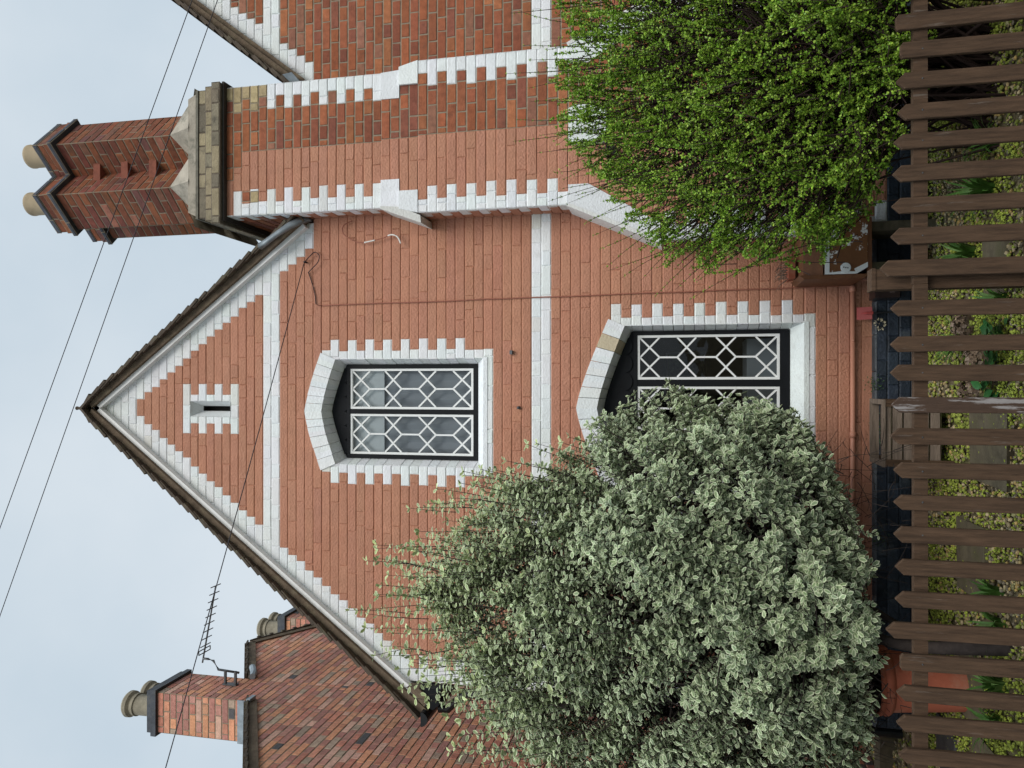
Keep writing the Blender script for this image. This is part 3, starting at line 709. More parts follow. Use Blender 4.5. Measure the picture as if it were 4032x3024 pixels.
tb.build('tie_brick', CS)
# lead at the foot of the verge beside the chimney
ld = MB()
pp = [(1.335, -.02, 4.50), (1.30, -.10, 4.56), (1.25, -.155, 4.62), (1.19, -.185, 4.70), (1.12, -.195, 4.80), (1.09, -.197, 4.85)]
wv = [.05, .055, .05, .04, .045, .05]
I = [ld.verts([(x - wv[i] * .5, y, z - wv[i] * .35), (x - .01, y - .022, z), (x + wv[i] * .5, y, z + wv[i] * .35), (x + .02, y + .03, z + .01)]) for i, (x, y, z) in enumerate(pp)]
for i in range(len(I) - 1):
    for q in range(4): ld.face((I[i] + q, I[i + 1] + q, I[i + 1] + (q + 1) % 4, I[i] + (q + 1) % 4), 'lead')
ld.face((I[-1], I[-1] + 1, I[-1] + 2, I[-1] + 3), 'lead')
ld.build('lead_flashing', H, smooth=True)
ld2 = MB(); ld2.hexa([(2.36, -.1, 4.50), (2.46, -.18, 4.58), (2.46, .0, 4.60), (2.36, .0, 4.52), (2.36, -.1, 4.58), (2.45, -.18, 4.66), (2.45, 0, 4.68), (2.36, 0, 4.60)], 'lead'); ld2.build('lead_flashing', H)

# ---- pipes and cables fixed to the wall
pi = MB()
pi.tube([(.72, -.03, .425), (-2.3, -.03, .425)], .017, 'pipe', n=10); pi.tube([(.72, -.03, .425), (.72, -.03, .20)], .017, 'pipe', n=10)
for x in (.655, -.35, -1.2): pi.tube([(x - .02, -.03, .425), (x + .02, -.03, .425)], .022, 'pipe', n=10)
for x in (.3, -.8, -1.7): pi.box(x - .008, x + .008, -.05, .0, .415, .435, 'pipe')
pi.build('water_pipe', H, smooth=True)
ca = MB()
pts = [(.905, -.008, 4.525), (.78, -.008, 4.48), (.70, -.009, 4.462), (.645, -.009, 4.458), (.634, -.009, 4.44), (.632, -.009, 4.40)]
ca.tube(pts[:4], .0035, 'cable', n=6); ca.tube(pts[3:], .0035, 'cable_t', n=6)
zz = list(np.linspace(4.40, .52, 24))
ca.tube([(.632 + .05 * (4.40 - z) / 4 + random.uniform(-.003, .003), -.009, z) for z in zz] + [(.69, -.009, .47), (.71, -.02, .44)], .0048, 'cable_t', n=6)
ca.build('wall_cable', H, smooth=True)
lc = MB()
def curve(pts, n=8):
    P = [Vector(p) for p in pts]; res = []
    for i in range(len(P) - 1):
        a, b, c, d = P[max(i - 1, 0)], P[i], P[i + 1], P[min(i + 2, len(P) - 1)]
        for k in range(n):
            t = k / n; res.append(.5 * ((2 * b) + (c - a) * t + (2 * a - 5 * b + 4 * c - d) * t * t + (3 * b - a - 3 * c + d) * t ** 3))
    res.append(P[-1]); return res
lc.tube(curve([(1.30, -.015, 4.14), (1.26, -.03, 4.21), (1.19, -.035, 4.20), (1.13, -.03, 4.10), (1.12, -.03, 4.03)]), .004, 'cable_t', n=6)
lc.tube(curve([(1.12, -.03, 4.03), (1.135, -.03, 3.94)]), .006, 'cable_w', n=6); lc.tube(curve([(1.135, -.03, 3.94), (1.15, -.03, 3.87), (1.165, -.035, 3.83)]), .004, 'cable_t', n=6)
lc.tube(curve([(1.165, -.035, 3.83), (1.17, -.04, 3.79), (1.15, -.045, 3.745), (1.10, -.04, 3.72)]), .006, 'cable_w', n=6)
lc.build('loose_cable', H, smooth=True)
an = MB(); an.tube([(.985, 0, 4.545), (.985, -.035, 4.548)], .008, 'cable', n=8); an.tube(curve([(.985, -.03, 4.545), (1.03, -.03, 4.50), (1.06, -.03, 4.46), (1.035, -.03, 4.42), (.98, -.03, 4.43), (.93, -.03, 4.48), (.90, -.02, 4.52)]), .0035, 'cable', n=6)
an.tube([(-.18, -.02, 2.775), (-.18, -.005, 2.79)], .012, 'galv', n=8) ; an.box(.225, .255, -.03, 0, 2.83, 2.85, 'galv')
an.build('cable_anchor', H)
bx = MB(); bx.box(.570, .650, -.215, -.036, .172, .322, 'brownpl'); bx.box(.5695, .6505, -.219, -.2155, .30, .325, 'brownpl'); bx.prism([(.60, .205), (.622, .205), (.622, .235), (.60, .235)], -.2175, -.2152, 'brownpl2'); bx.build('brown_meter_box', H)

# =================================================================== NEIGHBOUR
NB = thing('brick_house', 'tall red brick neighbouring house with gable end and two chimneys, left of the painted cottage', 'house', (-3.2, 2.84, 0))
NX = -3.2; RY = 2.84; RZ = 6.78; NSL = .617
nw = MB()
frN = ((NX, 0, 0), (0, 1, 0), (1, 0, 0))
CH = [(1.26, 1.80), (3.88, 4.42)]
for k in range(94):
    z0 = k * CRS; zm = z0 + .0375; hw = min(4.0, (RZ - zm) / NSL)
    S = []
    if hw > .02: S.append((RY - hw, RY + hw, 'nraw'))
    for a, b in CH:
        if zm < 6.88:
            S = overlay(S, a, b, None); S.append((a, b, 'nraw'))
    course(lambda kd: nw, frN, k, z0, z0 + CRS, S)
nw.build('wall', NB)
nf = MB()
nf.box(-10, NX - .01, RY - 4.0, RY - 3.99, 0, 4.3, 'raw', NRAW[0]); nf.box(-10, NX - .01, RY + 3.99, RY + 4.0, 0, 4.3, 'raw', NRAW[0])
nf.build('side_wall', NB)
nr = MB(); bd = MB()
ct = 1 / math.sqrt(1 + NSL ** 2); st = NSL * ct
for s in (-1, 1):
    D = Vector((0, s * ct, -st)); N = Vector((0, s * st, ct)); A = Vector((0, RY, RZ + .0))
    gaps = [(abs(a - RY), abs(b - RY)) for a, b in CH if (a < RY) == (s < 0)]
    for i in range(30):
        d1 = i * .165 + .14; d0 = d1 - .22
        if d0 < 0: d0 = 0
        yy = abs(d1 * ct)
        inch = any(min(g) - .03 < yy < max(g) + .03 for g in gaps)
        x0 = NX + .035 + random.uniform(-.01, .01)
        if inch: x0 = NX - .48
        P = [A + D * d0 + N * .035, A + D * d1 + N * .052, A + D * d1 + N * .075, A + D * d0 + N * .050]
        j0 = nr.verts([(x0, p.y, p.z) for p in P] + [(-10, p.y, p.z) for p in P])
        for f in ((0, 1, 2, 3), (7, 6, 5, 4), (1, 0, 4, 5), (2, 1, 5, 6), (3, 2, 6, 7)): nr.face([j0 + a for a in f], 'tile')
        if not inch:   # raised end tile rolls along the verge
            nr.hexa([tuple(Vector((xx, 0, 0)) + A + D * dd + N * nn) for nn in (.05, .082) for xx, dd in ((NX - .07, d1 - .03), (NX + .042, d1 - .03), (NX + .042, d1 + .015), (NX - .07, d1 + .015))], 'tile')
    segs = []; last = 0
    for g in sorted((min(g), max(g)) for g in gaps): segs.append((last, g[0] / ct)); last = g[1] / ct
    segs.append((last, 4.6))
    for d0, d1 in segs:
        P = [A + D * d0 + N * -.045, A + D * d1 + N * -.045, A + D * d1 + N * .042, A + D * d0 + N * .042]
        j0 = bd.verts([(NX + .018, p.y, p.z) for p in P] + [(NX - .12, p.y, p.z) for p in P])
        for f in ((0, 1, 2, 3), (7, 6, 5, 4), (1, 0, 4, 5), (2, 1, 5, 6), (3, 2, 6, 7), (0, 3, 7, 4)): bd.face([j0 + a for a in f], 'bedding')
ro2 = nr.build('tiled_roof', NB); bd.build('verge_mortar', ro2)
for ci, (a, b) in enumerate(CH):
    cp = bpy.data.objects.new('chimney', None); COL.objects.link(cp); cp.parent = NB; cp.location = Vector((-3.4, (a + b) / 2, 6)) - base_of(NB)
    m = MB(); x0 = -3.62
    for k in range(72, 92):
        z0 = k * CRS
        for fr, ln in ((((x0, a, 0), (1, 0, 0), (0, -1, 0)), NX - x0), (((x0, b, 0), (0, -1, 0), (-1, 0, 0)), b - a), (((NX, b, 0), (-1, 0, 0), (0, 1, 0)), NX - x0)):
            course(lambda kd: m, fr, k, z0, z0 + CRS, [(0, ln, 'nraw')])
    m.build('brick_stack', cp)
    m = MB(); m.box(x0 - .03, NX + .03, a - .03, b + .03, 6.90, 6.96, 'slateblue'); m.box(x0 - .005, NX + .008, a - .006, b + .008, 6.961, 7.02, 'slateblue')
    m.build('capping', cp)
    m = MB(); zf = RZ - NSL * abs((a if ci == 0 else b) - RY)
    if ci == 0:
        m.hexa([(x0 - .012, a - .014, zf - .05), (NX + .006, a - .014, zf - .05), (NX + .006, a - .002, zf - .05), (x0 - .012, a - .002, zf - .05), (x0 - .012, a - .014, zf + .16), (NX + .006, a - .014, zf + .16), (NX + .006, a - .002, zf + .16), (x0 - .012, a - .002, zf + .16)], 'lead')
        m.box(NX - .0, NX + .05, a - .06, a + .05, zf - .01, zf + .03, 'lead')
        m.tube(curve([(NX + .03, 1.79, 6.13), (NX + .035, 1.90, 6.18), (NX + .04, 2.02, 6.27)]), .035, 'lead', n=8)
    m.build('lead_flashing', cp)
    for yp in (a + .13, b - .13):
        m = MB(); c = ((x0 + NX) / 2, yp); r = .105; z = 7.02
        m.lathe(c, [(r, z - .01), (r, z + .20), (r + .012, z + .205), (r + .012, z + .225), (r + .002, z + .235), (r + .002, z + .25), (r + .028, z + .275), (r + .03, z + .31), (r + .015, z + .33), (r - .01, z + .33), (r - .02, z + .2), (.001, z + .15)], 'pot_grey', n=32)
        m.build('chimney_pot', cp, smooth=True)
# television aerial on the near chimney
ae = thing('television_aerial', 'thin metal television aerial bracketed to the chimney of the brick house', 'aerial', (-3.1, 1.6, 6.2))
m = MB(); m.tube([(-2.156, 1.6, 6.447), (-2.99, 1.6, 6.607)], .009, 'galv', n=6)
bdv = Vector((-2.99 + 2.156, 0, 6.607 - 6.447))
m.build('boom', ae)
m = MB()
for t in list(np.linspace(.0, .77, 9)):
    p = Vector((-2.156, 1.6, 6.447)) + bdv * t; m.tube([p + Vector((0, -.085, .002)), p + Vector((0, .085, -.002))], .0055, 'galv', n=5)
p = Vector((-2.156, 1.6, 6.447)) + bdv * .84
for o_ in (-.02, .02): m.tube([p + Vector((o_, -.10, 0)), p + Vector((o_, .10, 0))], .006, 'galv', n=5)
for o_ in (-.10, .10): m.tube([p + Vector((-.02, o_, 0)), p + Vector((.02, o_, 0))], .006, 'galv', n=5)
m.build('element', ae)
m = MB(); m.tube([(-2.945, 1.6, 6.60), (-2.945, 1.6, 6.54), (-2.957, 1.6, 6.475), (-3.047, 1.6, 6.415), (-3.062, 1.6, 6.17)], .013, 'galv', n=8); m.build('mast', ae, smooth=True)
m = MB()
for z in (6.20, 6.32): m.box(-3.196, -3.05, 1.585, 1.612, z, z + .02, 'galv')
m.box(-3.197, -3.185, 1.57, 1.63, 6.19, 6.35, 'galv'); m.build('bracket', ae)

# =================================================================== OVERHEAD WIRES
def wire(name, label, a, b, sag, r, grp=None):
    m = MB(); A, B = Vector(a), Vector(b); pts = []
    for i in range(33):
        t = i / 32; p = A.lerp(B, t); p.z -= sag * 4 * t * (1 - t); pts.append(p)
    m.tube(pts, r, 'cable', n=6); o = m.build(name, loc=a, smooth=True); tag(o, label, 'wire', grp); return o
def ext(a, b, f0, f1):
    A, B = Vector(a), Vector(b); d = B - A; return tuple(A - d * f0), tuple(B + d * f1)
G = 'overhead wires across the sky'
wire('overhead_wire', 'upper of the two parallel dark wires crossing in front of the chimney shafts', *ext((2.777, -.8, 5.027), (-1.109, -.8, 6.706), .8, .8), .0, .003, G)
wire('overhead_wire', 'lower of the two parallel dark wires crossing in front of the chimney shafts', *ext((2.754, -.8, 4.821), (-1.787, -.8, 6.706), .7, .8), .0, .003, G)
wire('overhead_wire', 'single dark wire running from the painted gable wall across to the far left', (.985, -.036, 4.545), (-5.6, -2.9, 4.93), .03, .0034, G)

# =================================================================== GROUND
def sheet(name, x0, x1, y0, y1, z, key, nx=2, ny=2, amp=0):
    m = MB(); xs = np.linspace(x0, x1, nx); ys = np.linspace(y0, y1, ny)
    i = m.verts([(x, y, z + (random.uniform(-amp, amp) if amp else 0)) for y in ys for x in xs])
    for b in range(ny - 1):
        for a in range(nx - 1): m.face((i + b * nx + a, i + b * nx + a + 1, i + (b + 1) * nx + a + 1, i + (b + 1) * nx + a), key)
    return tag(m.build(name), kind='structure')
sheet('ground', -250, 250, -250, 250, -.12, 'soil')
sheet('garden_bed', -9, 9, -1.95, 12, -.012, 'soil')
m = MB(); m.box(-60, 60, -3.9, -1.96, -.3, -.03, 'pave'); tag(m.build('pavement'), kind='structure')
m = MB(); m.box(-60, 60, -4.05, -3.9, -.3, -.025, 'slab'); tag(m.build('kerb'), kind='structure')
sheet('road', -60, 60, -12, -4.05, -.115, 'pave')

# gravel: thousands of loose pebbles, some furred with moss
def ico():
    t = (1 + 5 ** .5) / 2
    v = np.array([(-1, t, 0), (1, t, 0), (-1, -t, 0), (1, -t, 0), (0, -1, t), (0, 1, t), (0, -1, -t), (0, 1, -t), (t, 0, -1), (t, 0, 1), (-t, 0, -1), (-t, 0, 1)]) / math.sqrt(1 + t * t)
    f = np.array([(0, 11, 5), (0, 5, 1), (0, 1, 7), (0, 7, 10), (0, 10, 11), (1, 5, 9), (5, 11, 4), (11, 10, 2), (10, 7, 6), (7, 1, 8), (3, 9, 4), (3, 4, 2), (3, 2, 6), (3, 6, 8), (3, 8, 9), (4, 9, 5), (2, 4, 11), (6, 2, 10), (8, 6, 7), (9, 8, 1)])
    return v, f
IV, IF = ico()
def pebbles(name, xy, size, cols, key, zoff, flat=.7, loc=(0, 0, 0), smooth=True):
    n = len(xy); s = size[:, None, None] * RS.uniform(.65, 1.3, (n, 1, 3)); s[:, :, 2] *= flat
    V = IV[None] * s * RS.uniform(.86, 1.14, (n, 12, 1)); a = RS.uniform(0, 6.28, n); c, sn = np.cos(a), np.sin(a)
    X = V[:, :, 0] * c[:, None] - V[:, :, 1] * sn[:, None]; Y = V[:, :, 0] * sn[:, None] + V[:, :, 1] * c[:, None]
    V = np.stack([X + xy[:, 0:1], Y + xy[:, 1:2], V[:, :, 2] + zoff[:, None]], 2).reshape(-1, 3)
    T = (IF[None] + (np.arange(n) * 12)[:, None, None]).reshape(-1, 3)
    return npmesh(name, V, T, np.repeat(cols, 12, 0), key, smooth=smooth, loc=loc)
n = 17500; xy = np.stack([RS.uniform(-2.6, 3.0, n), RS.uniform(-1.8, -.04, n)], 1)
n2 = 2600; xy2 = np.stack([RS.uniform(-3.15, -2.36, n2), RS.uniform(-.4, 3.4, n2)], 1); xy = np.vstack([xy, xy2]); n = len(xy)
pal = np.array([(.36, .27, .13), (.30, .24, .14), (.42, .34, .20), (.22, .19, .14), (.40, .28, .10), (.27, .25, .12), (.16, .13, .09)])
ncol = pal[RS.randint(0, len(pal), n)] * RS.uniform(.7, 1.2, (n, 1))
mossy = (np.sin(xy[:, 0] * 3.1 + 1) + np.sin(xy[:, 1] * 4.7 + xy[:, 0] * 2) + RS.uniform(-1.6, 1.6, n)) > .2
ncol[mossy] = np.array((.20, .23, .045)) * RS.uniform(.6, 1.4, (mossy.sum(), 1))
tag(pebbles('gravel', xy, RS.uniform(.007, .0155, n), ncol, 'gravel', RS.uniform(-.004, .010, n)), 'loose tan pebbles on the bed behind the fence', 'gravel', kind='stuff')
n = 9000; c_ = RS.uniform([-2.4, -1.7], [2.2, -.06], (260, 2)); xy = c_[RS.randint(0, 260, n)] + RS.normal(0, .055, (n, 2))
keep = (xy[:, 1] < -.05) & (xy[:, 1] > -1.75); xy = xy[keep]; n = len(xy)
mc = np.array((.23, .28, .045)) * RS.uniform(.55, 1.45, (n, 1)) + RS.uniform(0, .04, (n, 1)) * np.array((1, .8, 0))
tag(pebbles('moss', xy, RS.uniform(.004, .009, n), mc, 'gravel', RS.uniform(.008, .022, n), 1.0), 'yellow green moss between the pebbles', 'moss', kind='stuff')

# flat stones let into the gravel
GS = 'flat stones in the gravel'
for (x, y, wx, wy, lab, key) in ((-.30, -1.28, .46, .50, 'mossy flat stone in front of the wooden crate', 'slab'), (-.95, -1.04, .40, .42, 'mossy flat stone below the variegated bush, left of the crate', 'slab'),
        (-1.66, -1.05, .38, .36, 'grey brown flat stone in front of the terracotta pot', 'slab'), (.62, -1.36, .34, .26, 'mossy flat stone beside the square fence post', 'slab'),
        (-2.06, -1.22, .34, .30, 'mossy flat stone at the far left end of the fence', 'slab'), (-2.2, -.62, .3, .34, 'dark slate lying left of the terracotta pot', 'slate')):
    m = MB(); m.hexa([(x + a * wx / 2 + random.uniform(-.02, .02), y + b * wy / 2 + random.uniform(-.015, .015), z) for z in (-.01, .026) for a, b in ((-1, -1), (1, -1), (1, 1), (-1, 1))], key)
    tag(m.build('stone_slab', loc=(x, y, 0)), lab, 'stone', GS)
m = MB(); m.box(-3.15, -2.28, .62, .80, -.01, .10, 'slab', None, .012); tag(m.build('timber_edging', loc=(-2.7, .7, 0)), 'dark mossy timber edging laid between the two houses', 'edging')

# =================================================================== FENCE
FN = thing('picket_fence', 'low brown wooden picket fence with pointed tops along the garden front', 'fence', (0, -1.86, 0))
PK = [(1.81, .6), (1.665, .6), (1.536, .58), (1.395, .596), (1.251, .59), (1.115, .606), (0.969, .61), (0.821, .614), (0.681, .618), (0.534, .665), (0.349, .62), (0.183, .62), (0.052, .62), (-0.096, .616), (-0.241, .62), (-0.397, .606), (-0.545, .606), (-0.693, .606), (-0.843, .6), (-0.992, .6), (-1.136, .639), (-1.28, .58), (-1.423, .594), (-1.562, .594), (-1.71, .586), (-1.86, .59), (-2.0, .59), (1.96, .6), (2.1, .6)] + [(2.1 + .146 * i, .6 + .01 * math.sin(i * 2.3)) for i in range(1, 10)] + [(-2.0 - .146 * i, .59 + .01 * math.sin(i * 1.7)) for i in range(1, 8)]
for x, zt in PK:
    m = MB(); wd = .036 + random.uniform(-.002, .002); ln = random.uniform(-.006, .006); sh = .034
    flat = abs(x - 1.665) < .01 or abs(x - 1.536) < .01 or abs(x + 1.28) < .01
    tp = [(x + wd, zt - sh), (x + .003, zt), (x - .003, zt), (x - wd, zt - sh)] if not flat else [(x + wd, zt - .012), (x + wd * .6, zt), (x - wd * .7, zt), (x - wd, zt - .008)]
    prof = [(x - wd + ln, -.02), (x + wd + ln, -.02)] + tp
    c = (x, .3); ins = [(c[0] + (a - c[0]) * .93, c[1] + (b - c[1]) * .993) for a, b in prof]
    key = 'fence_worn' if abs(x + .096) < .01 else 'fence'
    n_ = len(prof); i = m.verts([(a, -1.864, b) for a, b in ins] + [(a, -1.861, b) for a, b in prof] + [(a, -1.842, b) for a, b in prof])
    m.face(range(i, i + n_), key)
    for k in range(n_):
        l = (k + 1) % n_; m.face((i + l, i + k, i + n_ + k, i + n_ + l), key); m.face((i + n_ + l, i + n_ + k, i + 2 * n_ + k, i + 2 * n_ + l), key)
    m.face([i + 2 * n_ + k for k in reversed(range(n_))], key)
    for zz in ((.488,) if random.random() < .6 else ()): m.tube([(x + random.uniform(-.006, .006), -1.8665, zz), (x, -1.86, zz)], .0035, 'galv', n=6)
    o = m.build('picket', FN)
    if key == 'fence_worn': o['label'] = 'picket with peeling, whitened paint'
for z0, z1 in ((.458, .517), (-.01, .05)):
    m = MB(); m.box(-3.1, .46, -1.8405, -1.80, z0, z1, 'fence', None, .001); m.box(.462, 3.5, -1.8402, -1.80, z0 + .002, z1 + .003, 'fence', None, .001); m.build('rail', FN)
for x in (.492, -2.05, 2.3):
    m = MB(); m.box(x - .047, x + .047, -1.798, -1.71, -.05, .672, 'fence'); m.box(x - .052, x + .052, -1.803, -1.705, .673, .69, 'fence'); m.build('post', FN)

# =================================================================== GARDEN THINGS
CR = thing('wooden_crate', 'weathered slatted wooden crate planter by the dark plinth', 'crate', (-.3, -.55, 0))
for z, h in ((.075, .05), (.137, .075), (.225, .045), (.282, .05), (.345, .04)):
    m = MB(); k_ = 'oldwood'
    m.box(-.475, -.115, -.70, -.682, z, z + h, k_, None, .002); m.build('slat', CR)
    for xx in (-.49, -.116):
        m = MB(); m.box(xx, xx + .016, -.68, -.41, z, z + h, k_, None, .002); m.build('slat', CR)
    m = MB(); m.box(-.475, -.115, -.41, -.394, z, z + h, k_, None, .002); m.build('slat', CR)
for xx in (-.495, -.135):
    for yy in (-.716, -.39):
        m = MB(); m.box(xx, xx + .04, yy, yy + .0155, .0, .378, 'fence', None, .001); m.build('corner_post', CR)
m = MB(); m.box(-.497, -.093, -.72, -.69, .379, .395, 'oldwood', None, .001); m.box(-.497, -.093, -.41, -.38, .379, .395, 'oldwood', None, .001); m.box(-.497, -.467, -.688, -.412, .379, .394, 'oldwood'); m.box(-.123, -.093, -.688, -.412, .379, .394, 'oldwood'); m.build('rim', CR)
m = MB(); m.box(-.47, -.12, -.68, -.412, .06, .33, 'soil'); m.build('earth', CR)

PT = thing('terracotta_pot', 'large rimmed terracotta pot under the variegated bush', 'pot', (-1.712, -.9, 0))
m = MB(); m.lathe((-1.712, -.9), [(.13, -.01), (.135, .02), (.172, .40), (.178, .405), (.186, .412), (.194, .425), (.194, .44), (.188, .452), (.194, .462), (.198, .475), (.192, .482), (.18, .482), (.172, .46), (.165, .43)], 'terrapot', n=40); m.build('pot_body', PT, smooth=True)
m = MB(); m.lathe((-1.712, -.9), [(.168, .43), (.1, .44), (.001, .445)], 'soil', n=24); m.build('earth', PT)
m = MB()
for i in range(150):
    a = random.uniform(0, 6.28); r0 = random.uniform(.02, .15); r1 = random.uniform(.1, .26); p = Vector((-1.712 + r0 * math.cos(a), -.9 + r0 * math.sin(a), .44))
    q = Vector((-1.712 + r1 * math.cos(a + .4), -.9 + r1 * math.sin(a + .4), random.uniform(.42, .60))); mid = (p + q) / 2 + Vector((0, 0, random.uniform(.03, .1)))
    m.tube([p, mid, q], [.003, .002, .001], 'bark', n=4, cap=False)
m.build('bare_twig', PT)

SK = thing('painted_sink', 'old white sink with peeling brown paint on a brown wooden stand by the green bush', 'sink', (.87, -.3, 0))
m = MB()
m.prism([(.675, .44), (.700, .405), (.700, .672), (.700, .83), (.675, .80)], -.455, -.04, 'sinkbrown')
m.prism([(1.06, .405), (1.085, .405), (1.085, .83), (1.06, .83)], -.45, -.04, 'sinkbrown')
m.hexa([(.701, -.44, .685), (1.059, -.44, .685), (1.059, -.05, .685), (.701, -.05, .685), (.701, -.40, .80), (1.059, -.40, .80), (1.059, -.05, .82), (.701, -.05, .82)], 'sinkbrown')
m.box(.70, 1.06, -.45, -.05, .395, .418, 'sinkbrown'); m.box(.72, .78, -.40, -.10, 0, .394, 'slab'); m.box(.98, 1.04, -.40, -.10, 0, .394, 'slab')
m.build('stand', SK)
m = MB(); m.prism([(.742, .420), (1.055, .420), (1.055, .675), (.703, .675), (.703, .486)], -.452, -.07, 'sinkpeel')
m.prism([(.7031, .648), (1.0549, .648), (1.0549, .676), (.7031, .676)], -.4545, -.4525, 'glaze'); m.prism([(.7029, .49), (.716, .485), (.722, .56), (.714, .649), (.7029, .649)], -.4543, -.4524, 'glaze')
m.prism([(.742, .4195), (.775, .4195), (.735, .50), (.7028, .487)], -.4541, -.4523, 'glaze')
m.build('basin', SK)
m = MB(); c = (.722, .552)
for rr, y0, y1, key in ((.031, -.462, -.4546, 'glaze'), (.024, -.4635, -.4621, 'glaze')):
    m.prism([(c[0] + .02 + rr * math.cos(a), c[1] + rr * math.sin(a)) for a in np.linspace(0, 2 * math.pi, 25)[:-1]], y0, y1, key)
for ox in (-.012, 0, .012):
    m.prism([(c[0] + .02 + ox * .2 + .004 * math.cos(a), c[1] + ox + .004 * math.sin(a)) for a in np.linspace(0, 2 * math.pi, 9)[:-1]], -.465, -.4636, 'dark')
m.build('drain_outlet', SK)
TP = thing('small_planter', 'small orange plastic planter with dry stalks above the sink, by the bush edge', 'planter', (.74, -.2, .83))
m = MB(); m.hexa([(.71, -.26, .83), (.84, -.26, .83), (.84, -.14, .83), (.71, -.14, .83), (.70, -.27, .875), (.85, -.27, .875), (.85, -.13, .875), (.70, -.13, .875)], 'terrapot'); m.build('trough', TP)
m = MB()
for i in range(40):
    p = Vector((random.uniform(.70, .86), random.uniform(-.26, -.14), .872)); q = p + Vector((random.uniform(-.09, .04), random.uniform(-.05, .03), random.uniform(.02, .09)))
    m.tube([p, (p + q) / 2 + Vector((0, 0, .02)), q], [.002, .0015, .001], 'oldwood', n=4, cap=False)
m.build('dry_stalk', TP)

SH = thing('red_shovel', 'red plastic shovel head leaning upside down on the dark plinth', 'shovel', (.48, -.14, 0))
m = MB(); m.hexa([(.437, -.105, .318), (.522, -.105, .318), (.522, -.095, .318), (.437, -.095, .318), (.437, -.075, .408), (.522, -.075, .408), (.522, -.066, .408), (.437, -.066, .408)], 'redpl')
m.tube([(.48, -.107, .312), (.48, -.098, .35), (.48, -.082, .385)], [.011, .010, .003], 'redpl', n=8); m.build('blade', SH)
m = MB(); m.tube([(.48, -.107, .313), (.485, -.16, .0)], .006, 'blackpl', n=8); m.build('handle', SH)

# ------------------------------------------------------------------ leaves
def frame_from(d, up):
    d = d / np.linalg.norm(d, axis=1, keepdims=True); s = np.cross(d, up); s /= (np.linalg.norm(s, axis=1, keepdims=True) + 1e-9); n = np.cross(s, d); return d, s, n
def leaves(name, pos, dr, up, ln, wr, tone, new, key, parent, tmpl='full', curl=.15, smooth=True):
    d, s, nn = frame_from(dr, up); N = len(pos)
    if tmpl == 'full':    # along, side, up, edge
        t = np.array([(0, 0, 0, 1), (.42, 0, -.035, 0), (.75, 0, -.05, 0), (1, 0, 0, 1), (.28, .36, .05, 1), (.72, .46, .05, 1), (.28, -.36, .05, 1), (.72, -.46, .05, 1)], float)
        F = np.array([(0, 1, 4), (0, 6, 1), (4, 1, 2), (4, 2, 5), (6, 2, 1), (6, 7, 2), (5, 2, 3), (7, 3, 2)])
    else:
        t = np.array([(0, 0, 0, 0), (.55, .45, .06, .6), (1, 0, 0, .9), (.55, -.45, .06, .6)], float); F = np.array([(0, 2, 1), (0, 3, 2)])
    cz = t[:, 2][None] + (t[:, 0] ** 2)[None] * RS.uniform(-curl * 2, curl * .4, (N, 1))
    V = pos[:, None] + (d[:, None] * t[None, :, 0:1] + s[:, None] * t[None, :, 1:2] * wr[:, None, None] + nn[:, None] * cz[:, :, None]) * ln[:, None, None]
    C = np.stack([np.broadcast_to(t[None, :, 3], (N, len(t))), np.broadcast_to(tone[:, None], (N, len(t))), np.broadcast_to(new[:, None], (N, len(t)))], 2)
    T = (F[None] + (np.arange(N) * len(t))[:, None, None]).reshape(-1, 3)
    return npmesh(name, V.reshape(-1, 3), T, C.reshape(-1, 3), key, parent, smooth=smooth)
def sticks(name, A, B, C_, r0, r1, key, parent, n=4, seg=4):
    """many thin curved twigs: quadratic A-B-C with taper"""
    N = len(A); ts = np.linspace(0, 1, seg + 1); P = [(1 - t) ** 2 * A + 2 * t * (1 - t) * B + t * t * C_ for t in ts]
    V = []
    for k, t in enumerate(ts):
        tg = (P[min(k + 1, seg)] - P[max(k - 1, 0)]); d, s, u = frame_from(tg, np.tile([[.13, .21, .97]], (N, 1)))
        rr = (r0 * (1 - t) + r1 * t)[:, None]
        V.append(np.stack([P[k] + (s * math.cos(2 * math.pi * q / n) + u * math.sin(2 * math.pi * q / n)) * rr for q in range(n)], 1))
    V = np.stack(V, 1).reshape(-1, 3); base = (np.arange(N) * (seg + 1) * n)[:, None]; F = []
    for k in range(seg):
        for q in range(n): F.append((k * n + q, k * n + (q + 1) % n, (k + 1) * n + (q + 1) % n, (k + 1) * n + q))
    T = (np.array(F)[None] + base[:, :, None]).reshape(-1, 4)
    return npmesh(name, V, T, np.ones((len(V), 3)), key, parent, smooth=True)
def interp(z, tab):
    zs, v = zip(*tab); return np.interp(z, zs, v)
def rand_unit(n):
    v = RS.normal(size=(n, 3)); return v / np.linalg.norm(v, axis=1, keepdims=True)

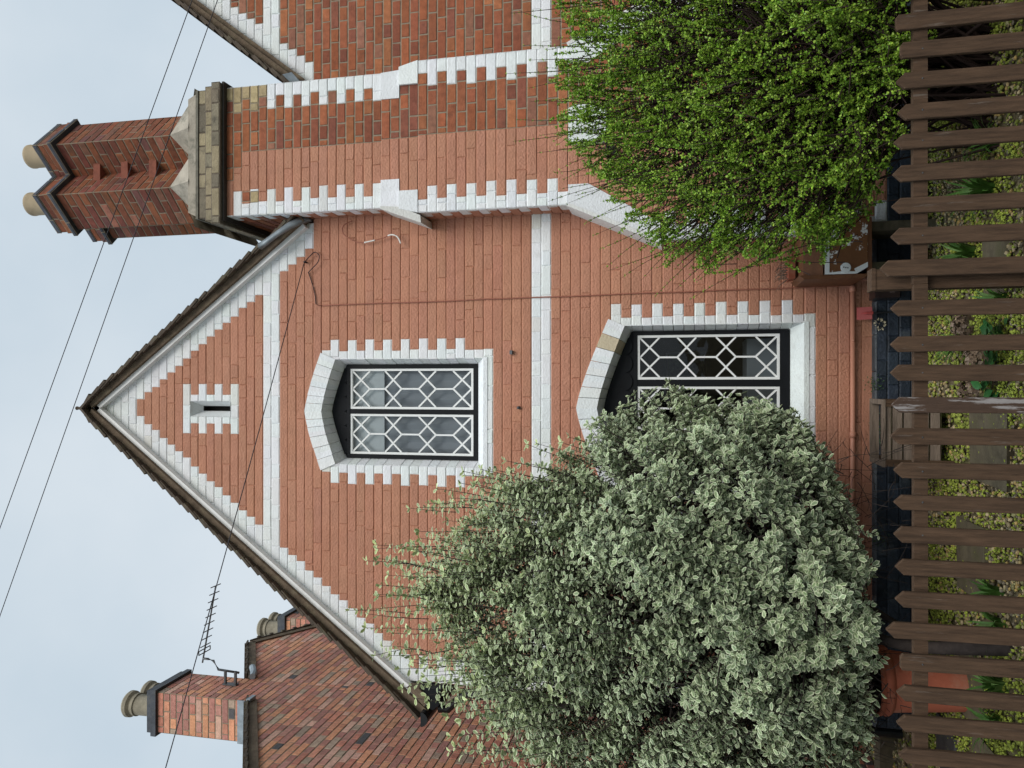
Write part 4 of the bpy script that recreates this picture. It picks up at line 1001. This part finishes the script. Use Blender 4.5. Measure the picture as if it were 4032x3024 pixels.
# ---- the big variegated shrub
BX, BY = -1.3, -.95
BU = thing('variegated_shrub', 'large rounded grey green shrub with cream edged leaves in front of the lower window', 'shrub', (BX, BY, 0))
hwR = [(.55, .25), (.65, .7), (.83, 1.02), (1.0, 1.26), (1.3, 1.32), (1.7, 1.29), (1.97, 1.16), (2.2, .90), (2.38, .80), (2.65, .70), (2.93, .48), (3.13, .32), (3.25, .12), (3.35, .02)]
hwL = [(.45, .5), (.7, 1.1), (1.2, 1.45), (1.8, 1.45), (2.3, 1.25), (2.6, .98), (2.7, .82), (2.94, .48), (3.05, .30), (3.2, .05)]
hwY = [(.5, .35), (.8, .62), (1.2, .78), (1.8, .80), (2.3, .72), (2.8, .56), (3.1, .40), (3.45, .05)]
def crown_pts(n, rmin, zr, front=.5):
    z = RS.uniform(zr[0], zr[1], n * 3); wgt = (interp(z, hwR) + interp(z, hwL)); z = z[RS.uniform(0, 2.8, n * 3) < wgt][:n]; n = len(z)
    a = RS.uniform(-math.pi, math.pi, n); fr = RS.uniform(0, 1, n) < front; a[fr] = -math.pi / 2 + RS.normal(0, .85, fr.sum())
    hx = np.where(np.cos(a) > 0, interp(z, hwR), interp(z, hwL)); hy = interp(z, hwY)
    r = rmin + (1 - rmin) * RS.uniform(0, 1, n) ** .6
    lob = 1 + .07 * np.sin(a * 5 + z * 4) + .05 * np.sin(a * 9 - z * 7)
    return np.stack([BX + np.cos(a) * hx * r * lob, BY + np.sin(a) * hy * r * lob, z], 1)
def clumped(pts, n, sig):
    """gather tips round n clump centres so that the crown has lit tufts with dark gaps between them"""
    c = pts[RS.permutation(len(pts))[:n]]; out = np.empty_like(pts)
    for i0 in range(0, len(pts), 500):
        q = pts[i0:i0 + 500]; dd = ((q[:, None] - c[None]) ** 2).sum(2); out[i0:i0 + 500] = c[dd.argmin(1)]
    return out + (pts - out) * sig + RS.normal(0, .015, pts.shape)
tips = np.vstack([clumped(crown_pts(3900, .80, (.55, 3.35), .6), 300, .5), crown_pts(1500, .3, (.6, 3.2), .45)])
core = np.array([BX, BY, 1.0]); out_d = tips - core; out_d[:, 2] = out_d[:, 2] * .8 + .25; out_d /= np.linalg.norm(out_d, axis=1, keepdims=True)
hi = np.clip((tips[:, 2] - 2.0) / 1.2, 0, 1)[:, None]
tdir = out_d * (1 - .35 * hi) + np.array([0, -.12, .22]) * (.4 + 1.4 * hi) + RS.normal(0, .28, tips.shape); tdir /= np.linalg.norm(tdir, axis=1, keepdims=True)
tl = RS.uniform(.16, .30, len(tips)) * (1 + .3 * hi[:, 0])
# long shoots standing out of the top
ns = 230; sh = crown_pts(ns * 2, .88, (2.1, 3.2), .5)[:ns]; ns = len(sh)
sdv = (sh - np.array([BX, BY, .4])); sdv[:, 0] *= .8; sdv /= np.linalg.norm(sdv, axis=1, keepdims=True); sdv = sdv + np.array([0, 0, .5]) + RS.normal(0, .12, sdv.shape); sdv /= np.linalg.norm(sdv, axis=1, keepdims=True)
tips2 = sh + sdv * RS.uniform(.10, .46, (ns, 1)) * np.interp(sh[:, 2:3], [2.1, 2.8], [.45, 1]); tips = np.vstack([tips, tips2]); tdir = np.vstack([tdir, sdv]); tl = np.concatenate([tl, RS.uniform(.28, .45, ns)])
isnew = np.concatenate([np.zeros(len(tips) - ns), np.ones(ns)])
A = tips - tdir * tl[:, None]; Bm = (A + tips) / 2 + RS.normal(0, .012, A.shape)
sticks('twig', A, Bm, tips, np.full(len(A), .0032), np.full(len(A), .0014), 'bark', BU)
NL = 19
t = np.linspace(.22, 1.0, NL)[None, :] * np.ones((len(tips), 1)) + RS.uniform(-.02, .02, (len(tips), NL)); t = np.clip(t, 0, 1)
t[:, -4:] = RS.uniform(.965, 1.0, (len(tips), 4))
ang = np.arange(NL)[None] * 2.4 + RS.uniform(0, 6.28, (len(tips), 1)) + RS.normal(0, .25, (len(tips), NL))
P = ((1 - t) ** 2)[..., None] * A[:, None] + (2 * t * (1 - t))[..., None] * Bm[:, None] + (t ** 2)[..., None] * tips[:, None]
d, s, u = frame_from(tdir, np.tile([[.1, .2, .97]], (len(tips), 1)))
rad = s[:, None] * np.cos(ang)[..., None] + u[:, None] * np.sin(ang)[..., None]
ldir = d[:, None] * (.25 + .35 * (t[..., None] > .96)) + rad * .95 + RS.normal(0, .30, P.shape)
upv = d[:, None] * (1.1 - .8 * isnew[:, None, None]) + np.array([0, -.45, .25]) + np.array([0, -.5, 0]) * np.clip((P[..., 2:3] - 2.2), 0, 1) + RS.normal(0, .48, P.shape)
N_ = P.shape[0] * NL
zz_ = P[..., 2].reshape(-1); size = RS.uniform(.024, .046, N_) * np.interp(zz_, [.6, 1.6, 2.6, 3.4], [1.08, 1.0, .9, .82])
nw_ = np.clip((t.reshape(-1) - .9) * 6, 0, 1) * np.repeat(.25 + .55 * isnew, NL) * RS.uniform(.2, 1, N_)
nw_ = np.clip(nw_ + np.interp(zz_, [2.0, 3.2], [0, .45]) * RS.uniform(.3, 1, N_), 0, 1); size = size * (1 + .2 * np.repeat(isnew, NL))
leaves('foliage', P.reshape(-1, 3), ldir.reshape(-1, 3), upv.reshape(-1, 3), size, RS.uniform(.8, 1.05, N_) * .58, RS.uniform(.72, 1.2, N_), nw_, 'pitto', BU, curl=.18)
ni = 2600; ip = crown_pts(ni, .15, (.6, 3.1), .3); ni = len(ip); ip = core[None] * .25 + ip * .75; iv = rand_unit(ni) * RS.uniform(.12, .35, (ni, 1)); iv[:, 2] = np.abs(iv[:, 2])
sticks('inner_twig', ip, ip + iv * .5 + RS.normal(0, .02, iv.shape), ip + iv, np.full(ni, .0065), np.full(ni, .002), 'bark', BU)
# trunk and limbs
m = MB(); limbs = []
m.tube(curve([(-1.28, -1.52, -.03), (-1.33, -1.42, .15), (-1.40, -1.22, .40), (-1.36, -1.02, .8), (-1.3, -.95, 1.3), (-1.28, -.93, 2.0)], 4), [.042 - .0014 * i for i in range(21)], 'bark', n=9)
for i in range(34):
    z = random.uniform(.35, 1.6); a = random.uniform(0, 6.28); p0 = Vector((-1.36, -1.05, z)) if z < 1 else Vector((-1.3, -.95, z))
    zt = min(3.0, z + random.uniform(.3, 1.3)); hx = .62 * float(interp(zt, hwR if math.cos(a) > 0 else hwL)); hy = .62 * float(interp(zt, hwY))
    p2 = Vector((BX + hx * math.cos(a), BY + hy * math.sin(a), zt)); p1 = (p0 + p2) / 2 + Vector((0, 0, -.08))
    m.tube(curve([p0, p1, p2], 4), [.02 - .0018 * q for q in range(9)], 'bark', n=6)
m.build('trunk', BU, smooth=True)
# bare dead twigs underneath
k_ = 420; p0 = np.stack([RS.uniform(-2.2, -.35, k_), RS.uniform(-1.45, -.5, k_), RS.uniform(.45, 1.0, k_)], 1); dv = rand_unit(k_) * RS.uniform(.08, .25, (k_, 1)); dv[:, 2] -= .05
sticks('bare_twig', p0, p0 + dv * .5 + RS.normal(0, .02, dv.shape), p0 + dv, np.full(k_, .0022), np.full(k_, .0009), 'bark', BU)

# ---- the bright green arching shrub on the right
GX2, GY2 = 1.72, -1.22
GB = thing('arching_green_shrub', 'dense bright green shrub with thin arching thorny stems at the foot of the brick chimney', 'shrub', (GX2, GY2, 0))
gL = [(.38, .35), (.55, .80), (.75, 1.0), (1.0, 1.08), (1.3, 1.10), (1.55, 1.06), (1.75, .95), (1.95, .76), (2.1, .54), (2.25, .32), (2.4, .08)]
gR = [(.3, .5), (.6, 1.0), (1.2, 1.15), (1.7, 1.1), (2.0, .95), (2.25, .6), (2.45, .1)]
gY = [(.3, .45), (.6, .60), (1.0, .66), (1.5, .62), (1.9, .46), (2.2, .25), (2.4, .04)]
def gpts(n, rmin, zr, front=.5):
    z = RS.uniform(zr[0], zr[1], n * 3); z = z[RS.uniform(0, 2.3, n * 3) < interp(z, gL) + interp(z, gR)][:n]; n = len(z)
    a = RS.uniform(-math.pi, math.pi, n); fr = RS.uniform(0, 1, n) < front; a[fr] = -math.pi / 2 + RS.normal(0, .9, fr.sum())
    hx = np.where(np.cos(a) > 0, interp(z, gR), interp(z, gL)); hy = interp(z, gY); r = rmin + (1 - rmin) * RS.uniform(0, 1, n) ** .6
    lob = 1 + .06 * np.sin(a * 6 + z * 5) + .05 * np.sin(a * 11 - z * 6)
    return np.stack([GX2 + np.cos(a) * hx * r * lob, GY2 + np.sin(a) * hy * r * lob, z], 1)
tp = np.vstack([clumped(gpts(2300, .78, (.36, 2.3), .6), 300, .36), gpts(900, .15, (.5, 2.05), .4)])
core = np.array([GX2, GY2, .6]); od = tp - core; od /= np.linalg.norm(od, axis=1, keepdims=True)
td = od * .8 + np.array([0, 0, .25]) * np.sign(tp[:, 2:3] - .7) + RS.normal(0, .35, tp.shape); td /= np.linalg.norm(td, axis=1, keepdims=True); tl = RS.uniform(.18, .36, len(tp))
nsh = 190; sh = gpts(nsh * 2, .92, (1.2, 2.3), .45)[:nsh]; nsh = len(sh); sd_ = sh - np.array([GX2, GY2, .3]); sd_ /= np.linalg.norm(sd_, axis=1, keepdims=True); sd_ += np.array([0, 0, .15]) + RS.normal(0, .15, sd_.shape); sd_ /= np.linalg.norm(sd_, axis=1, keepdims=True)
ll = RS.uniform(.08, .32, nsh); t2 = sh + sd_ * ll[:, None]
long_ = np.concatenate([np.zeros(len(tp)), np.ones(nsh)]); tp = np.vstack([tp, t2]); td = np.vstack([td, sd_]); tl = np.concatenate([tl, ll + .25])
A = tp - td * tl[:, None]; A[:, 2] -= .0; Bm = (A + tp) / 2 + np.array([0, 0, .03]) + RS.normal(0, .02, A.shape)
sticks('twig', A, Bm, tp, np.full(len(A), .0028) + .0006 * long_, np.full(len(A), .0009), 'bark_red', GB)
# canes from the base
nc = 150; cb = np.stack([RS.normal(1.62, .16, nc), RS.normal(-1.22, .09, nc), np.full(nc, -.02)], 1); ce = gpts(nc * 2, .72, (.5, 2.15), .4)[:nc]; nc = len(ce); cb = cb[:nc]
cm = (cb + ce) / 2; cm[:, 2] += .25; sticks('cane', cb, cm, ce, RS.uniform(.006, .013, nc), np.full(nc, .003), 'bark_red', GB, n=5, seg=7)
ni = 2600; ip = gpts(ni, .1, (.35, 2.0), .3); ni = len(ip); ip = core[None] * .2 + ip * .8; iv = rand_unit(ni) * RS.uniform(.1, .32, (ni, 1)); iv[:, 2] = np.abs(iv[:, 2])
sticks('inner_twig', ip, ip + iv * .5 + RS.normal(0, .02, iv.shape), ip + iv, np.full(ni, .006), np.full(ni, .002), 'bark_red', GB)
NN = 18; K = 5
tt = np.linspace(.25, 1, NN)[None] + RS.uniform(-.03, .03, (len(tp), NN)); tt = np.clip(tt, .1, 1)
P = ((1 - tt) ** 2)[..., None] * A[:, None] + (2 * tt * (1 - tt))[..., None] * Bm[:, None] + (tt ** 2)[..., None] * tp[:, None]
keep = RS.uniform(0, 1, P.shape[:2]) > .12 + .25 * long_[:, None]
Pn = np.repeat(P[keep], K, 0); Lg = np.repeat(np.repeat(long_[:, None], NN, 1)[keep], K); N_ = len(Pn)
ldir = rand_unit(N_) + np.repeat(np.repeat(td[:, None], NN, 1)[keep], K, 0) * .5 + np.array([0, 0, .25]); upv = rand_unit(N_) * .8 + np.array([0, -.3, .6])
node_tone = np.repeat(RS.uniform(.62, 1.3, keep.sum()), K); fr_ = np.clip((-(Pn[:, 1]) - 1.2) * .6 + .25, 0, .6)
leaves('foliage', Pn, ldir, upv, RS.uniform(.0105, .019, N_) * (1 - .35 * Lg), RS.uniform(.55, .75, N_), node_tone * RS.uniform(.85, 1.15, N_), np.clip(RS.uniform(-.3, .6, N_) + fr_ * .5, 0, 1), 'barb', GB, tmpl='kite', curl=.1, smooth=False)

# ---- small plants
def clump(x, y, n, ln, label, tilt=.5):
    V = []; T = []; C = []
    for i in range(n):
        a = random.uniform(0, 6.28); l = ln * random.uniform(.6, 1.15); el = random.uniform(.25, 1.15); wdt = random.uniform(.006, .010)
        dx, dy = math.cos(a), math.sin(a); bx_, by_ = x + dx * random.uniform(0, .035), y + dy * random.uniform(0, .035); b = len(V)
        base = np.array((.07, .16, .03)) if random.random() < .8 else np.array((.13, .22, .06)); base = base * random.uniform(.7, 1.3)
        S = 6; r = z = 0; ang = math.pi / 2 - .25 * random.random()
        for k in range(S + 1):
            w_ = wdt * (1 - (k / S) ** 2.2) + .0004
            V += [(bx_ + dx * r - dy * w_, by_ + dy * r + dx * w_, z - .01), (bx_ + dx * r + dy * w_, by_ + dy * r - dx * w_, z - .01)]; C += [base] * 2
            r += math.cos(ang) * l / S; z += math.sin(ang) * l / S; ang -= (math.pi / 2 + .5 - el) / S * 1.2
            if k: T += [(b + 2 * k - 2, b + 2 * k - 1, b + 2 * k + 1, b + 2 * k)]
    o = npmesh('grass_clump', np.array(V), np.array(T), np.array(C), 'blade', loc=(x, y, 0), smooth=True)
    tag(o, label, 'grass clump', 'strappy green clumps behind the fence')
for args in ((.25, -.98, 46, .22, 'strappy green clump just right of the square fence post'), (.72, -1.05, 52, .25, 'strappy clump below the red paintless sink stand, second right of the post'),
             (1.0, -1.34, 54, .28, 'dense strappy clump under the left edge of the bright green bush'), (1.24, -1.36, 30, .2, 'dark strappy clump in the shade of the bright green bush'),
             (.42, -1.46, 20, .18, 'thin strappy clump left of the fence post near the flat stone'), (.2, -1.52, 18, .16, 'short pale strappy clump beside the dried flower heads'),
             (-1.05, -1.38, 30, .2, 'broad leaved strappy clump under the right side of the variegated bush'), (-1.2, -1.42, 34, .19, 'strappy clump touching the bush trunk'),
             (-1.5, -1.44, 44, .22, 'bright strappy clump left of the bush trunk'), (-1.70, -1.42, 34, .22, 'yellowish strappy clump in front of the terracotta pot'), (-1.98, -1.5, 14, .2, 'sparse strappy clump at the left end of the fence')):
    clump(*args)
for o in bpy.data.objects:
    if o.get('label', '').startswith('strappy clump below the red'): o['label'] = 'strappy clump in front of the painted sink'

HY = thing('hydrangea', 'low hydrangea with brown dried flower heads and glossy leaves by the fence', 'hydrangea', (.12, -1.38, 0))
for (x, y, z, r) in ((.30, -1.33, .145, .062), (.135, -1.40, .105, .068), (-.03, -1.30, .10, .07)):
    n = 150; dv = rand_unit(n); dv[:, 2] = np.abs(dv[:, 2]) * 1.2 - .35; dv /= np.linalg.norm(dv, axis=1, keepdims=True); pos = np.array((x, y, z)) + dv * r * RS.uniform(.75, 1.05, (n, 1))
    V = []; T = []; C = []
    for p, d_ in zip(pos, dv):
        d2, s2, n2_ = frame_from(d_[None], RS.normal(size=(1, 3))); c_ = np.array(random.choice([(.17, .115, .075), (.22, .15, .10), (.12, .08, .055), (.26, .19, .14)])) * random.uniform(.7, 1.2)
        for q in range(4):
            a = q * math.pi / 2; e1 = s2[0] * math.cos(a) + n2_[0] * math.sin(a); e2 = -s2[0] * math.sin(a) + n2_[0] * math.cos(a); L_ = random.uniform(.010, .016); b = len(V)
            V += [p, p + e1 * L_ * .6 + e2 * L_ * .5 + d_ * .003, p + e1 * L_ + d_ * random.uniform(-.004, .006), p + e1 * L_ * .6 - e2 * L_ * .5 + d_ * .003]; C += [c_] * 4; T.append((b, b + 1, b + 2, b + 3))
    npmesh('dried_flower_head', np.array(V), np.array(T), np.array(C), 'dryflower', HY)
m = MB()
for (x, y, z) in ((.30, -1.33, .145), (.135, -1.40, .105), (-.03, -1.30, .10)): m.tube([(.12, -1.36, -.01), ((x + .12) / 2, y, z * .6), (x, y, z)], .004, 'bark', n=6)
m.build('stem', HY)
n = 64; a = RS.uniform(0, 6.28, n); ctr = np.array([(.26, -1.47), (.10, -1.47), (-.02, -1.42), (.17, -1.3), (.06, -1.32)])[RS.randint(0, 5, n)]; rr = RS.uniform(.0, .04, n)
pos = np.stack([ctr[:, 0] + rr * np.cos(a), ctr[:, 1] + rr * np.sin(a), RS.uniform(.01, .09, n)], 1); dr = np.stack([np.cos(a), np.sin(a), RS.uniform(.0, .7, n)], 1)
d_, s_, n_ = frame_from(dr, np.tile([[0, 0, 1.]], (n, 1))); ln = RS.uniform(.05, .085, n)
tm = np.array([(0, 0, 0), (.25, .3, .06), (.6, .34, .05), (1, 0, -.05), (.6, -.34, .05), (.25, -.3, .06), (.3, 0, .0), (.65, 0, -.01)])
V = (pos[:, None] + (d_[:, None] * tm[None, :, 0:1] + s_[:, None] * tm[None, :, 1:2] + n_[:, None] * tm[None, :, 2:3]) * ln[:, None, None]).reshape(-1, 3)
F = np.array([(0, 6, 1), (0, 5, 6), (1, 6, 2), (6, 7, 2), (5, 4, 6), (6, 4, 7), (2, 7, 3), (7, 4, 3)]); T = (F[None] + (np.arange(n) * 8)[:, None, None]).reshape(-1, 3)
npmesh('leaf_rosette', V, T, np.repeat(np.array([(.022, .085, .022)]) * RS.uniform(.6, 1.6, (n, 1)), 8, 0), 'leaf_big', HY, smooth=True)

for (x, z, sx, n, lab) in ((.0, .285, .05, 90, 'small creeper rooted on the plinth ledge right of the crate'), (-.30, .27, .09, 160, 'trailing creeper on the plinth ledge above the crate'), (-1.05, .26, .06, 80, 'creeper on the plinth ledge at the right underside of the variegated bush')):
    pos = np.stack([RS.normal(x, sx * .6, n), RS.uniform(-.07, -.035, n), RS.normal(z, .03, n)], 1)
    o = leaves('creeping_plant', pos, rand_unit(n), rand_unit(n) + np.array([0, -1, .3]), RS.uniform(.009, .017, n), np.full(n, .7), RS.uniform(.7, 1.4, n), RS.uniform(0, 1, n) * .5, 'creeper', None, tmpl='kite')
    tag(o, lab, 'creeper', 'creepers on the plinth')
n = 60; dv = rand_unit(n); pos = np.array((.405, -.07, .262)) + dv * np.array((.03, .018, .026))
o = leaves('dried_flower', pos, dv, rand_unit(n), RS.uniform(.01, .02, n), np.full(n, .7), np.full(n, 1.), np.ones(n), 'creeper', None, tmpl='kite')
o.data.materials.clear(); o.data.materials.append(mat('pale_dried_petal', (.45, .40, .27), rough=.9, var=.3, vscale=60)); tag(o, 'pale dried flower tuft on the dark plinth beside the red shovel', 'flower')
